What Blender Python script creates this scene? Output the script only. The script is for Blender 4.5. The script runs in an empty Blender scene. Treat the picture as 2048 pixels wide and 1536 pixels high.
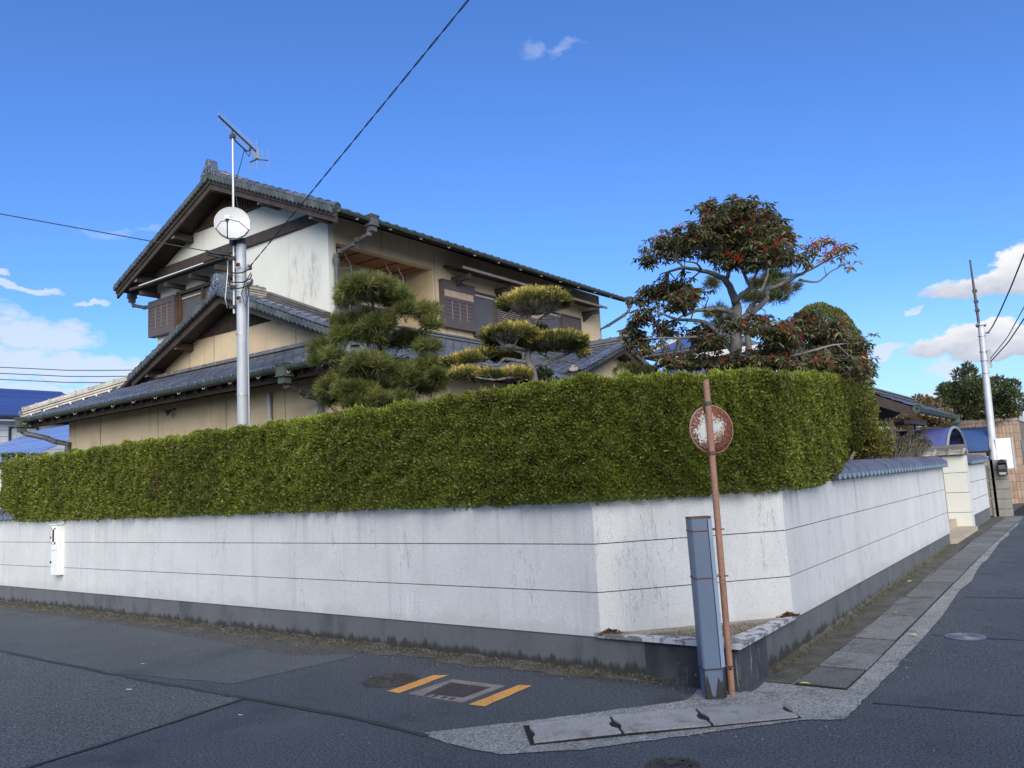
import bpy, math, random
import numpy as np
from mathutils import Vector, Matrix, Quaternion
random.seed(7)
RNG = np.random.default_rng(11)
SC = bpy.context.scene
COL = SC.collection
R = math.radians

# ------------------------------------------------------------------ camera
cam_d = bpy.data.cameras.new('camera')
cam = bpy.data.objects.new('camera', cam_d)
COL.objects.link(cam)
CAM = Vector((0, 0, 1.6))
def _cam_matrix():
    f = 1600.41
    ray = lambda x, y: np.array([x-1024., y-768., f])/np.linalg.norm([x-1024., y-768., f])
    ex, ey = -ray(-1180, 1088), ray(2205, 898)
    ez = np.cross(ex, ey)
    m = np.array([ex, ey, ez])                      # camera (x right, y down, z forward) -> world
    r, u, b = m@[1, 0, 0], m@[0, -1, 0], m@[0, 0, -1]
    return Matrix(((r[0], u[0], b[0], CAM.x), (r[1], u[1], b[1], CAM.y), (r[2], u[2], b[2], CAM.z), (0, 0, 0, 1)))
cam.matrix_world = _cam_matrix()
cam_d.sensor_fit = 'HORIZONTAL'
cam_d.sensor_width = 36.0
cam_d.lens = 1600.41/2048*36
cam_d.clip_start = 0.05
cam_d.clip_end = 3000
SC.camera = cam

# ------------------------------------------------------------------ light and sky
SUN_AZ, SUN_EL = R(140), R(29)                      # azimuth clockwise from +Y; behind the camera, veiled by cloud
SKY_STRENGTH = 0.067
EXPOSURE = 0.99
sun_d = bpy.data.lights.new('sun', 'SUN')
sun_d.energy = 3.0
sun_d.angle = R(60)
sun_d.color = (1.0, 0.92, 0.76)
sun = bpy.data.objects.new('sun', sun_d)
COL.objects.link(sun)
_s = Vector((math.sin(SUN_AZ)*math.cos(SUN_EL), math.cos(SUN_AZ)*math.cos(SUN_EL), math.sin(SUN_EL)))
sun.rotation_euler = _s.to_track_quat('Z', 'Y').to_euler()
sun.location = (0, -10, 30)

SC.view_settings.view_transform = 'Standard'
SC.view_settings.look = 'None'
SC.view_settings.exposure = EXPOSURE
SC.view_settings.gamma = 1.0
SC.view_settings.use_curve_mapping = False
SC.render.engine = 'CYCLES'
SC.cycles.use_denoising = True
SC.cycles.max_bounces = 8
SC.cycles.diffuse_bounces = 4
SC.cycles.transparent_max_bounces = 8

class NT:
    """small helper round a node tree"""
    def __init__(s, tree): s.t = tree; s.n = tree.nodes; s.l = tree.links
    def new(s, typ, **kw):
        n = s.n.new(typ)
        for k, v in kw.items(): setattr(n, k, v)
        return n
    def put(s, sock, v):
        if isinstance(v, (int, float)): sock.default_value = v
        elif isinstance(v, (tuple, list)):
            v = tuple(v)
            if len(sock.default_value) == 4 and len(v) == 3: v = v+(1,)
            sock.default_value = v
        else: s.l.new(v, sock)
    def m(s, op, a, b=None, c=None, clamp=False):
        n = s.new('ShaderNodeMath', operation=op, use_clamp=clamp)
        for i, v in enumerate((a, b, c)):
            if v is not None: s.put(n.inputs[i], v)
        return n.outputs[0]
    def ramp(s, v, a, b, lo=0., hi=1., smooth=True):
        n = s.new('ShaderNodeMapRange', interpolation_type='SMOOTHSTEP' if smooth else 'LINEAR')
        for i, x in enumerate((v, a, b, lo, hi)): s.put(n.inputs[i], x)
        return n.outputs[0]
    def mix(s, f, a, b, blend='MIX'):
        n = s.new('ShaderNodeMix', data_type='RGBA', blend_type=blend)
        s.put(n.inputs[0], f); s.put(n.inputs[6], a); s.put(n.inputs[7], b)
        return n.outputs[2]
    def noise(s, vec, scale, detail=3., rough=.55, out=0):
        n = s.new('ShaderNodeTexNoise')
        if vec is not None: s.l.new(vec, n.inputs['Vector'])
        n.inputs['Scale'].default_value = scale; n.inputs['Detail'].default_value = detail
        n.inputs['Roughness'].default_value = rough
        return n.outputs[out]
    def scalev(s, vec, k):
        n = s.new('ShaderNodeVectorMath', operation='MULTIPLY')
        s.l.new(vec, n.inputs[0]); n.inputs[1].default_value = k if isinstance(k, (tuple, list)) else (k, k, k)
        return n.outputs[0]
    def sep(s, vec):
        n = s.new('ShaderNodeSeparateXYZ'); s.l.new(vec, n.inputs[0]); return n.outputs
    def pos(s): return s.new('ShaderNodeNewGeometry').outputs['Position']
    def normal(s): return s.new('ShaderNodeNewGeometry').outputs['Normal']

def make_world():
    w = bpy.data.worlds.new('World'); SC.world = w; w.use_nodes = True
    g = NT(w.node_tree); g.n.clear()
    sky = g.new('ShaderNodeTexSky', sky_type='NISHITA')
    sky.sun_disc = False; sky.sun_elevation = SUN_EL; sky.sun_rotation = SUN_AZ
    sky.altitude = 0; sky.air_density = 1.0; sky.dust_density = 0.3; sky.ozone_density = 2.6
    d = g.new('ShaderNodeTexCoord').outputs['Generated']
    x, y, z = g.sep(d)[:3]
    az = g.m('MULTIPLY', g.m('ARCTAN2', x, y), 180/math.pi)
    el = g.m('MULTIPLY', g.m('ARCSINE', z), 180/math.pi)
    nc = g.noise(g.scalev(d, (1, 1, 1.6)), 16, 7, .6, 1)
    nx, ny, nz = g.sep(nc)[:3]
    az2 = g.m('MULTIPLY_ADD', g.m('SUBTRACT', nx, .5), 5.0, az)
    el2 = g.m('MULTIPLY_ADD', g.m('SUBTRACT', ny, .5), 3.4, el)
    def blob(b, flat=1.):
        a0, e0, sx, sy = b
        dx = g.m('DIVIDE', g.m('SUBTRACT', az2, a0), sx)
        t = g.m('SUBTRACT', el2, e0)
        up = g.m('DIVIDE', g.m('MAXIMUM', t, 0.), sy)
        dn = g.m('DIVIDE', g.m('MINIMUM', t, 0.), sy*flat)
        dd = g.m('ADD', g.m('MULTIPLY', dx, dx), g.m('ADD', g.m('MULTIPLY', up, up), g.m('MULTIPLY', dn, dn)))
        return g.m('SUBTRACT', 1., dd), t
    def group(bl, flat):
        f = None
        for b in bl:
            v, _ = blob(b, flat)
            f = v if f is None else g.m('MAXIMUM', f, v)
        return g.m('MAXIMUM', f, 0.)
    cum1 = group([(-4.6, 10.1, 3.9, 1.6), (-2.2, 10.5, 2.9, 2.4), (0.5, 10.6, 3.5, 3.0), (5, 10.2, 4, 2.4)], .42)
    cum2 = group([(-6.2, 6.5, 3.4, 1.5), (-4.2, 6.5, 3.2, 2.0), (-1.0, 6.2, 3.4, 1.8), (3.5, 6.4, 4, 1.8)], .4)
    thin = group([(-8.9, 9.2, 1.0, .35), (-10.6, 6.9, 1.6, .55), (-7.0, 5.3, 1.8, .55), (-67.0, 10.5, 4.2, 1.5), (-71.5, 11.0, 4., 2.0),
                  (-66, 8.8, 7.5, .9), (-61.0, 8.3, 6.0, .7), (-71, 8.6, 5, 1.3), (-64.1, 12.8, 1.2, .3), (-68.8, 14.3, 1.3, .5),
                  (-66, 6.8, 10, 1.4), (-68.5, 13.4, 3, .4), (-7.5, 4.0, 2.5, .4), (-64, 7.6, 3, .3)], 1.)
    faint = group([(-63, 17.3, 2.2, .35), (-33.0, 29.9, 1.5, .7), (-30.4, 29.4, 2.0, .5), (-60, 17.5, 1.5, .3), (-71, 13.5, 2, .5)], 1.)
    fine = g.noise(g.scalev(d, (1, 1, 2.4)), 42, 6, .62)
    m1 = g.m('MULTIPLY', g.ramp(cum1, .0, .18), g.ramp(g.m('MULTIPLY_ADD', g.m('SUBTRACT', fine, .5), .65, cum1), .06, .45))
    m2 = g.m('MULTIPLY', g.ramp(cum2, .0, .18), g.ramp(g.m('MULTIPLY_ADD', g.m('SUBTRACT', fine, .5), .65, cum2), .06, .45))
    m3 = g.m('MULTIPLY', g.m('MULTIPLY', g.ramp(thin, .0, .25), g.ramp(g.m('MULTIPLY_ADD', g.m('SUBTRACT', fine, .5), 1.1, thin), .0, .80)), .80)
    # the rest of the sky round the horizon carries the same scattered low cloud
    rest = g.m('MULTIPLY', g.ramp(g.noise(g.scalev(d, (1, 1, 4.5)), 5, 6, .55), .52, .68), g.m('MULTIPLY', g.ramp(el, 3, 7), g.ramp(el, 24, 12)))
    away = g.ramp(g.m('ABSOLUTE', g.m('ADD', az, 36.)), 34., 44.)
    m4 = g.m('MULTIPLY', g.m('MULTIPLY', rest, away), .8)
    shade1 = g.ramp(g.m('MULTIPLY_ADD', fine, 1.6, el2), 10.0, 13.0)
    shade2 = g.ramp(g.m('MULTIPLY_ADD', fine, 1.6, el2), 6.2, 9.0)
    k = 1/SKY_STRENGTH/2**EXPOSURE
    grey, white = tuple(v*k for v in (.52, .57, .70)), tuple(v*k for v in (.98, .98, 1.0))
    soft = tuple(v*k for v in (.74, .82, .94))
    sat = g.new('ShaderNodeHueSaturation'); sat.inputs['Saturation'].default_value = 1.0; sat.inputs['Value'].default_value = 1.0
    g.l.new(sky.outputs[0], sat.inputs['Color'])
    c = g.mix(1., sat.outputs[0], (.62, .97, 1.55), 'MULTIPLY')
    c = g.mix(g.m('MULTIPLY', g.ramp(el, 13., 1.5), .50), c, tuple(v*k for v in (.62, .86, 1.0)))
    c = g.mix(m4, c, soft)
    c = g.mix(m3, c, soft)
    c = g.mix(g.m('MULTIPLY', g.m('MULTIPLY', g.ramp(faint, .0, .4), g.ramp(g.m('MULTIPLY_ADD', g.m('SUBTRACT', fine, .5), 1.6, faint), .1, 1.5)), .30), c, soft)
    c = g.mix(m1, c, g.mix(shade1, grey, white))
    c = g.mix(m2, c, g.mix(shade2, grey, white))
    bg = g.new('ShaderNodeBackground'); g.l.new(c, bg.inputs[0]); bg.inputs[1].default_value = SKY_STRENGTH
    g.l.new(bg.outputs[0], g.new('ShaderNodeOutputWorld').inputs[0])
make_world()

# ------------------------------------------------------------------ mesh helpers
class MB:
    def __init__(s): s.v = []; s.f = []
    def add(s, vs, fs):
        o = len(s.v); s.v += [tuple(v) for v in vs]; s.f += [tuple(i+o for i in f) for f in fs]; return s
    def box(s, x0, x1, y0, y1, z0, z1):
        vs = [(x, y, z) for z in (z0, z1) for y in (y0, y1) for x in (x0, x1)]
        return s.add(vs, [(0, 2, 3, 1), (4, 5, 7, 6), (0, 1, 5, 4), (2, 6, 7, 3), (0, 4, 6, 2), (1, 3, 7, 5)])
    def obox(s, M4, sx, sy, sz, c=(0, 0, 0)):
        vs = [M4 @ Vector((c[0]+x*sx/2, c[1]+y*sy/2, c[2]+z*sz/2)) for z in (-1, 1) for y in (-1, 1) for x in (-1, 1)]
        return s.add(vs, [(0, 2, 3, 1), (4, 5, 7, 6), (0, 1, 5, 4), (2, 6, 7, 3), (0, 4, 6, 2), (1, 3, 7, 5)])
    def beam(s, p, q, w, h, up=(0, 0, 1)):
        """box from p to q, w wide (sideways), h high (along up)"""
        p, q = Vector(p), Vector(q); d = (q-p); L = d.length; d.normalize()
        sd = d.cross(Vector(up)).normalized(); u = sd.cross(d)
        M4 = Matrix((( d.x, sd.x, u.x, 0), (d.y, sd.y, u.y, 0), (d.z, sd.z, u.z, 0), (0, 0, 0, 1)))
        M4.translation = (p+q)/2
        return s.obox(M4, L, w, h)
    def prism(s, pts, ext):
        """polygon pts (3-D, flat) pushed along ext"""
        n = len(pts); e = Vector(ext); P = [Vector(p) for p in pts]
        return s.add(P+[p+e for p in P], [tuple(range(n-1, -1, -1)), tuple(range(n, 2*n))]+[(i, (i+1) % n, n+(i+1) % n, n+i) for i in range(n)])
    def tube(s, path, r, n=8, cap=True):
        P = [Vector(p) for p in path]; k = len(P)
        rs = [r]*k if isinstance(r, (int, float)) else list(r)
        o = len(s.v); ref = None
        for i in range(k):
            t = (P[min(i+1, k-1)]-P[max(i-1, 0)]).normalized()
            if ref is None: ref = t.orthogonal().normalized()
            else:
                ref = (ref-t*ref.dot(t))
                ref = ref.normalized() if ref.length > 1e-6 else t.orthogonal().normalized()
            b = t.cross(ref)
            for j in range(n):
                a = 2*math.pi*j/n
                s.v.append(tuple(P[i]+(ref*math.cos(a)+b*math.sin(a))*rs[i]))
        for i in range(k-1):
            for j in range(n):
                s.f.append((o+i*n+j, o+i*n+(j+1) % n, o+(i+1)*n+(j+1) % n, o+(i+1)*n+j))
        if cap:
            s.f.append(tuple(o+j for j in range(n-1, -1, -1))); s.f.append(tuple(o+(k-1)*n+j for j in range(n)))
        return s
    def lathe(s, M4, prof, n=16, a0=0., a1=2*math.pi):
        """profile (r, h) turned about the local z axis of M4"""
        full = abs(a1-a0-2*math.pi) < 1e-6; m = n if full else n+1; o = len(s.v)
        for r, h in prof:
            for j in range(m):
                a = a0+(a1-a0)*j/n
                s.v.append(tuple(M4 @ Vector((r*math.cos(a), r*math.sin(a), h))))
        for i in range(len(prof)-1):
            for j in range(n):
                j2 = (j+1) % m
                s.f.append((o+i*m+j, o+i*m+j2, o+(i+1)*m+j2, o+(i+1)*m+j))
        return s
    def ring(s, M4, R0, r, n=14, k=6, a0=0., a1=2*math.pi, spiral=0.):
        path = []
        steps = n if abs(a1-a0-2*math.pi) < 1e-6 and not spiral else n
        for j in range(steps+1):
            a = a0+(a1-a0)*j/steps; rr = R0*(1-spiral*j/steps)
            path.append(M4 @ Vector((rr*math.cos(a), rr*math.sin(a), 0)))
        return s.tube(path, r, k)
    def quad(s, a, b, c, d): return s.add([a, b, c, d], [(0, 1, 2, 3)])

def link(o, parent=None):
    COL.objects.link(o)
    if parent is not None:
        o.parent = parent
        if parent.type == 'EMPTY': o.matrix_parent_inverse = Matrix.Translation(-parent.location)
    return o
def part(name, mb, mat, parent=None, smooth=False, kind=None, label=None):
    me = bpy.data.meshes.new(name); me.from_pydata(mb.v, [], mb.f); me.update()
    me.materials.append(mat)
    if smooth is not False:
        me.polygons.foreach_set('use_smooth', [True]*len(me.polygons))
        if smooth is not True:
            try: me.set_sharp_from_angle(angle=R(smooth))
            except Exception: pass
    o = bpy.data.objects.new(name, me); link(o, parent)
    if kind: o['kind'] = kind
    if label: o['label'] = label
    return o
def thing(name, label, cat, loc=(0, 0, 0), group=None):
    o = bpy.data.objects.new(name, None); COL.objects.link(o); o.location = loc
    o.empty_display_size = .2
    return tag(o, label, cat, group)
def tag(o, label, cat, group=None):
    o['label'] = label; o['category'] = cat
    if group: o['group'] = group
    return o
def struct(name, mb, mat, parent=None, smooth=False):
    o = part(name, mb, mat, parent, smooth)
    if parent is None: o['kind'] = 'structure'
    return o
def inst(name, me, M4, parent):
    o = bpy.data.objects.new(name, me); COL.objects.link(o)
    o.parent = parent
    if parent.type == 'EMPTY': o.matrix_parent_inverse = Matrix.Translation(-parent.location)
    o.matrix_basis = M4
    return o
def mesh_of(name, mb, mat, smooth=False):
    me = bpy.data.meshes.new(name); me.from_pydata(mb.v, [], mb.f); me.update(); me.materials.append(mat)
    if smooth is not False:
        me.polygons.foreach_set('use_smooth', [True]*len(me.polygons))
        if smooth is not True: me.set_sharp_from_angle(angle=R(smooth))
    return me
def quads(name, V, C, mat, parent=None, kind=None, smooth=False):
    """V (n,k,3) polygons of k corners, C (n,3) or (n,k,3) colours"""
    n, k = V.shape[:2]
    me = bpy.data.meshes.new(name)
    me.vertices.add(n*k); me.vertices.foreach_set('co', np.ascontiguousarray(V, dtype=np.float32).ravel())
    me.loops.add(n*k); me.loops.foreach_set('vertex_index', np.arange(n*k, dtype=np.int32))
    me.polygons.add(n); me.polygons.foreach_set('loop_start', np.arange(0, n*k, k, dtype=np.int32))
    try: me.polygons.foreach_set('loop_total', np.full(n, k, dtype=np.int32))
    except Exception: pass
    me.update(calc_edges=True)
    if C is not None:
        at = me.color_attributes.new('Col', 'FLOAT_COLOR', 'POINT')
        c4 = np.ones((n, k, 4), dtype=np.float32)
        c4[..., :3] = C[:, None, :] if C.ndim == 2 else C
        at.data.foreach_set('color', c4.ravel())
    me.materials.append(mat); me.validate()
    o = bpy.data.objects.new(name, me); link(o, parent)
    if kind: o['kind'] = kind
    return o
def frame(o, u, v, n):
    u, v, n = Vector(u), Vector(v), Vector(n)
    m = Matrix(((u.x, v.x, n.x, 0), (u.y, v.y, n.y, 0), (u.z, v.z, n.z, 0), (0, 0, 0, 1))); m.translation = Vector(o)
    return m
def aim(o, d, up=(0, 0, 1)):
    """matrix at o whose z axis points along d"""
    d = Vector(d).normalized(); q = d.to_track_quat('Z', 'Y'); m = q.to_matrix().to_4x4(); m.translation = Vector(o); return m

# ------------------------------------------------------------------ materials
def mat(name, base, rough=.7, var=.18, scale=3., fine=0., fscale=200., bump=0., bscale=None, spec=.4, metal=0., stains=(), rnd=0., streak=1.):
    """base colour broken by two noises; stains = (colour, scale, threshold, softness, (sx,sy,sz) stretch, strength)"""
    M_ = bpy.data.materials.new(name); M_.use_nodes = True
    g = NT(M_.node_tree); b = g.n['Principled BSDF']; p = g.pos()
    n1 = g.noise(g.scalev(p, (1, 1, 1/streak)), scale, 5, .6)
    k = g.ramp(n1, .25, .75, 1-var, 1+var, False)
    if fine:
        k = g.m('MULTIPLY', k, g.ramp(g.noise(p, fscale, 2, .6), .3, .7, 1-fine, 1+fine, False))
    if rnd:
        oi = g.new('ShaderNodeObjectInfo')
        k = g.m('MULTIPLY', k, g.ramp(oi.outputs['Random'], 0, 1, 1-rnd, 1+rnd, False))
    vm = g.new('ShaderNodeVectorMath', operation='SCALE'); vm.inputs[0].default_value = base; g.l.new(k, vm.inputs['Scale'])
    c = vm.outputs[0]
    for (sc, ss, th, so, st, amt) in stains:
        nn = g.noise(g.scalev(p, st), ss, 6, .65)
        c = g.mix(g.m('MULTIPLY', g.ramp(nn, th, th+so), amt), c, sc)
    g.l.new(c, b.inputs['Base Color'])
    b.inputs['Roughness'].default_value = rough; b.inputs['Metallic'].default_value = metal
    b.inputs['Specular IOR Level'].default_value = spec
    if bump:
        bn = g.new('ShaderNodeBump'); bn.inputs['Strength'].default_value = bump; bn.inputs['Distance'].default_value = .01
        g.l.new(g.noise(p, bscale or fscale, 4, .6), bn.inputs['Height']); g.l.new(bn.outputs[0], b.inputs['Normal'])
    M_['g'] = 1
    return M_
def foliage(name, trans=.25, rough=.55, spec=.35):
    M_ = bpy.data.materials.new(name); M_.use_nodes = True
    g = NT(M_.node_tree); b = g.n['Principled BSDF']
    a = g.new('ShaderNodeAttribute', attribute_name='Col')
    g.l.new(a.outputs['Color'], b.inputs['Base Color'])
    b.inputs['Roughness'].default_value = rough; b.inputs['Specular IOR Level'].default_value = spec
    t = g.new('ShaderNodeBsdfTranslucent'); g.l.new(a.outputs['Color'], t.inputs[0])
    mx = g.new('ShaderNodeMixShader'); mx.inputs[0].default_value = trans
    g.l.new(b.outputs[0], mx.inputs[1]); g.l.new(t.outputs[0], mx.inputs[2])
    g.l.new(mx.outputs[0], g.n['Material Output'].inputs[0])
    return M_
def tint(M_, fn):
    """extend a material: fn(g, colour_socket, position) -> colour socket"""
    g = NT(M_.node_tree); b = g.n['Principled BSDF']
    src = b.inputs['Base Color'].links[0].from_socket
    g.l.new(fn(g, src, g.pos()), b.inputs['Base Color'])
    return M_

GREY = (.30, .31, .33)
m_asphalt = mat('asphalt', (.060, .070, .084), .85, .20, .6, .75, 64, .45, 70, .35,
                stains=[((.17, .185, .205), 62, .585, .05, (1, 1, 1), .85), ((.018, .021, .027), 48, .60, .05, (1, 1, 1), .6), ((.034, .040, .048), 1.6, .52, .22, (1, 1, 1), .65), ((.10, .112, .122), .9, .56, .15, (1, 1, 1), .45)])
m_asphalt_old = mat('old_asphalt', (.080, .091, .098), .88, .18, .8, .75, 60, .5, 66, .3,
                stains=[((.23, .24, .245), 58, .565, .06, (1, 1, 1), .85), ((.022, .025, .03), 44, .60, .05, (1, 1, 1), .6), ((.05, .05, .052), 1.6, .55, .25, (1, 1, 1), .5)])
m_asphalt_mid = mat('faded_asphalt', (.086, .098, .105), .88, .14, .7, .45, 60, .5, 70, .3, stains=[((.17, .18, .185), 62, .62, .06, (1, 1, 1), .6), ((.05, .055, .062), 1.1, .5, .2, (1, 1, 1), .6)])
m_asphalt_verge = mat('worn_asphalt', (.085, .084, .082), .9, .2, 3, .75, 60, .8, 110, .3,
                stains=[((.15, .14, .13), 120, .62, .06, (1, 1, 1), .8), ((.10, .085, .055), 3, .52, .2, (1, 1, 1), .5)])
m_seam = mat('bitumen', (.030, .031, .034), .6, .3, 6, .3, 120)
m_conc = mat('concrete', (.235, .245, .24), .9, .25, 2, .55, 60, .8, 60, .3,
             stains=[((.06, .058, .052), 5, .52, .18, (1, 1, 1), .55), ((.40, .40, .39), 55, .57, .07, (1, 1, 1), .6), ((.05, .05, .045), 42, .60, .06, (1, 1, 1), .6)])
m_conc_slab = mat('slab_concrete', (.32, .325, .32), .9, .2, 4, .35, 100, .5, 120, .3, rnd=.32,
             stains=[((.075, .07, .06), 6, .5, .2, (1, 1, 1), .55), ((.34, .335, .32), 70, .62, .08, (1, 1, 1), .4)])
m_slab_dark = mat('dirty_slab_concrete', (.150, .155, .152), .92, .2, 4, .45, 60, .6, 70, .3, rnd=.28,
             stains=[((.06, .056, .046), 4, .48, .2, (1, 1, 1), .6), ((.26, .255, .245), 50, .60, .07, (1, 1, 1), .5)])
m_conc_dark = mat('mossy_concrete', (.098, .094, .080), .95, .3, 5, .4, 80, .6, 100, .2,
             stains=[((.05, .05, .035), 7, .5, .2, (1, 1, 1), .7), ((.19, .18, .16), 30, .6, .1, (1, 1, 1), .4)])
m_soil = mat('soil', (.07, .055, .04), .95, .3, 4, .4, 60, .8, 60)
m_white = mat('white_plaster', (.585, .588, .578), .9, .07, 1.6, .16, 110, .35, 260, .25,
              stains=[((.40, .40, .385), 5.5, .52, .25, (1, 1, .09), .5), ((.80, .80, .80), 3.2, .58, .2, (1, 1, .2), .4), ((.30, .30, .30), 80, .60, .07, (1, 1, 1), .5), ((.36, .36, .35), 26, .60, .12, (1, 1, 1), .25), ((.45, .44, .41), 1.5, .55, .2, (1, 1, 1), .25)])
def _drips(g, c, p):
    z = g.sep(p)[2]
    n = g.noise(g.scalev(p, (10, 10, .55)), 1., 5, .7); n2 = g.noise(g.scalev(p, (1.3, 1.3, .6)), 1., 4, .6)
    f = g.m('MULTIPLY', g.m('MULTIPLY', g.ramp(n, .46, .72), g.ramp(z, .75, 1.45)), g.ramp(n2, .40, .62))
    c = g.mix(g.m('MULTIPLY', f, .55), c, (.27, .27, .25))
    n3 = g.noise(g.scalev(p, (2.2, 2.2, 2.2)), 1., 6, .7); low = g.ramp(g.m('MULTIPLY_ADD', n3, .5, -.02), z, .0)
    crack = g.ramp(g.m('ABSOLUTE', g.m('SUBTRACT', g.noise(g.scalev(p, (1.1, 1.1, .22)), 1., 7, .62), .5)), .0035, .0012)
    c = g.mix(g.m('MULTIPLY', crack, .38), c, (.20, .20, .20))
    return g.mix(g.m('MULTIPLY', g.ramp(g.m('SUBTRACT', g.m('MULTIPLY_ADD', n3, .55, .14), z), -.02, .10), .35), c, (.40, .40, .38))
tint(m_white, _drips)
m_plinth = mat('plinth_paint', (.125, .128, .135), .85, .14, 2, .14, 220, .35, 200, .3,
               stains=[((.060, .064, .070), 3, .48, .2, (1, 1, .35), .65), ((.18, .18, .175), 9, .60, .12, (1, 1, .2), .5), ((.24, .245, .25), 30, .70, .06, (1, 1, .12), .5)])
def _moss(g, c, p):
    z = g.sep(p)[2]
    n = g.noise(g.scalev(p, (9, 9, 1.2)), 1., 5, .7)
    h = g.m('MULTIPLY_ADD', n, .30, -.045)
    c = g.mix(g.m('MULTIPLY', g.ramp(g.m('SUBTRACT', h, z), -.03, .03), .85), c, (.030, .029, .023))
    h2 = g.m('MULTIPLY_ADD', g.noise(p, 6, 5, .7), .16, -.025)
    return g.mix(g.m('MULTIPLY', g.ramp(g.m('SUBTRACT', h2, z), -.01, .03), .7), c, (.12, .11, .07))
tint(m_plinth, _moss)
m_plinth_wet = mat('stained_plinth', (.058, .063, .070), .75, .3, 3, .2, 150, .3, 160, .4,
               stains=[((.022, .024, .027), 2.2, .46, .2, (1, 1, .6), .9), ((.30, .33, .36), 13, .60, .05, (1, 1, .12), .7), ((.20, .21, .22), 22, .64, .06, (1, 1, .7), .6)])
m_ledge = mat('flaked_paint', (.46, .475, .49), .85, .2, 6, .2, 120, .4, 130, .3,
              stains=[((.12, .118, .11), 11, .48, .09, (1, 1, 1), .85)])
m_gravel_paint = mat('washed_gravel', (.30, .265, .21), .9, .3, 8, .6, 90, .9, 90, .3)
m_wall_beige = mat('beige_plaster', (.57, .45, .29), .9, .12, 1.2, .1, 120, .25, 160, .2,
               stains=[((.28, .21, .13), 6, .52, .25, (1, 1, .08), .6), ((.36, .28, .20), 1.3, .5, .2, (1, 1, 1), .45), ((.60, .53, .40), 2.0, .55, .25, (1, 1, 1), .4)])
m_wall_white = mat('pale_plaster', (.58, .58, .525), .9, .07, 1.2, .08, 120, .2, 160, .2,
               stains=[((.46, .37, .22), 1.1, .60, .3, (1, 1, .5), .55), ((.50, .48, .42), 5, .58, .3, (1, 1, .12), .4)])
def _mould(g, c, p):
    x, y, z = g.sep(p)[:3]
    dx = g.m('DIVIDE', g.m('ADD', x, 12.75), .62); dz = g.m('DIVIDE', g.m('SUBTRACT', z, 5.9), .95)
    r = g.m('SUBTRACT', 1., g.m('ADD', g.m('MULTIPLY', dx, dx), g.m('MULTIPLY', dz, dz)))
    n = g.noise(g.scalev(p, (7, 7, 1.6)), 1., 6, .75)
    f = g.m('MULTIPLY', g.m('MULTIPLY', g.ramp(r, 0., .7), g.ramp(n, .45, .72)), .75)
    return g.mix(f, c, (.17, .17, .16))
tint(m_wall_white, _mould)
m_wood = mat('dark_timber', (.050, .038, .032), .7, .35, 6, .2, 60, .4, 50, .3, stains=[((.12, .095, .08), 9, .58, .2, (1, 1, 1), .4)])
m_wood_brown = mat('brown_timber', (.070, .042, .026), .7, .3, 6, .2, 60, .3, 50, .3)
m_wood_ceil = mat('ceiling_boards', (.27, .125, .055), .6, .2, 5, .15, 60, .2, 60, .4)
m_wood_ends = mat('weathered_timber', (.21, .18, .155), .8, .25, 8)
m_shutter = mat('shutter_paint', (.088, .066, .062), .55, .12, 5, .1, 90, .1, 90, .45)
m_shutter_pale = mat('shutter_slats', (.20, .16, .145), .55, .12, 5, .1, 90, 0, None, .45, rnd=.06)
m_lattice = mat('lattice_wood', (.42, .33, .25), .7, .15, 8)
m_screen = mat('window_screen', (.085, .072, .060), .35, .15, 3, 0, 90, 0, None, .5)
m_dark = mat('dark_void', (.012, .011, .010), .9, .1, 3)
m_tile = mat('roof_tile', (.080, .090, .118), .30, .25, 1.6, .18, 60, .12, 40, .7, rnd=.25,
             stains=[((.17, .165, .15), 4, .60, .15, (1, 1, 1), .40)])
m_tile_ridge = mat('ridge_tile', (.30, .275, .235), .6, .25, 4, .25, 60, .15, 50, .5, rnd=.25,
             stains=[((.09, .09, .085), 6, .52, .15, (1, 1, 1), .65)])
m_tile_dark = mat('ridge_tile_dark', (.105, .104, .102), .5, .3, 5, .2, 60, .12, 40, .6, rnd=.2, stains=[((.22, .2, .17), 5, .58, .15, (1, 1, 1), .5)])
m_tile_edge = mat('edge_tile', (.058, .068, .066), .6, .3, 3, .2, 60, .12, 40, .5, rnd=.25, stains=[((.17, .19, .15), 6, .55, .15, (1, 1, 1), .5)])
m_tile_cope = mat('coping_tile', (.085, .097, .135), .25, .15, 3, .12, 60, .1, 40, .7, rnd=.15)
m_copper = mat('patina_copper', (.060, .082, .066), .65, .35, 5, .25, 70, .2, 60, .4, stains=[((.045, .05, .04), 7, .48, .2, (1, 1, 1), .75)])
m_hook = mat('hook_metal', (.45, .43, .38), .5, .2, 9, 0, 90, 0, None, .4, .3)
m_pipe = mat('downpipe_paint', (.085, .085, .09), .5, .25, 5, .15, 70, 0, None, .5, stains=[((.20, .17, .12), 8, .62, .1, (1, 1, 1), .5)])
m_pole = mat('galvanised_steel', (.40, .42, .45), .55, .12, 5, .1, 120, 0, None, .5, .12, stains=[((.56, .57, .59), 10, .55, .2, (1, 1, .15), .5), ((.28, .26, .22), 12, .68, .1, (1, 1, .2), .6)])
m_dish = mat('dish_enamel', (.50, .505, .50), .45, .08, 3, 0, 90, 0, None, .5, stains=[((.40, .35, .29), 6, .56, .12, (1, 1, .12), .55)])
m_metal_dark = mat('dark_metal', (.06, .062, .066), .5, .2, 8)
m_alu = mat('aluminium', (.46, .45, .42), .45, .15, 8, 0, 90, 0, None, .5, .5)
m_cable = mat('cable_rubber', (.025, .027, .030), .6, .2, 5)
m_copperwire = mat('rusty_wire', (.15, .07, .035), .7, .3, 20)
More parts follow.
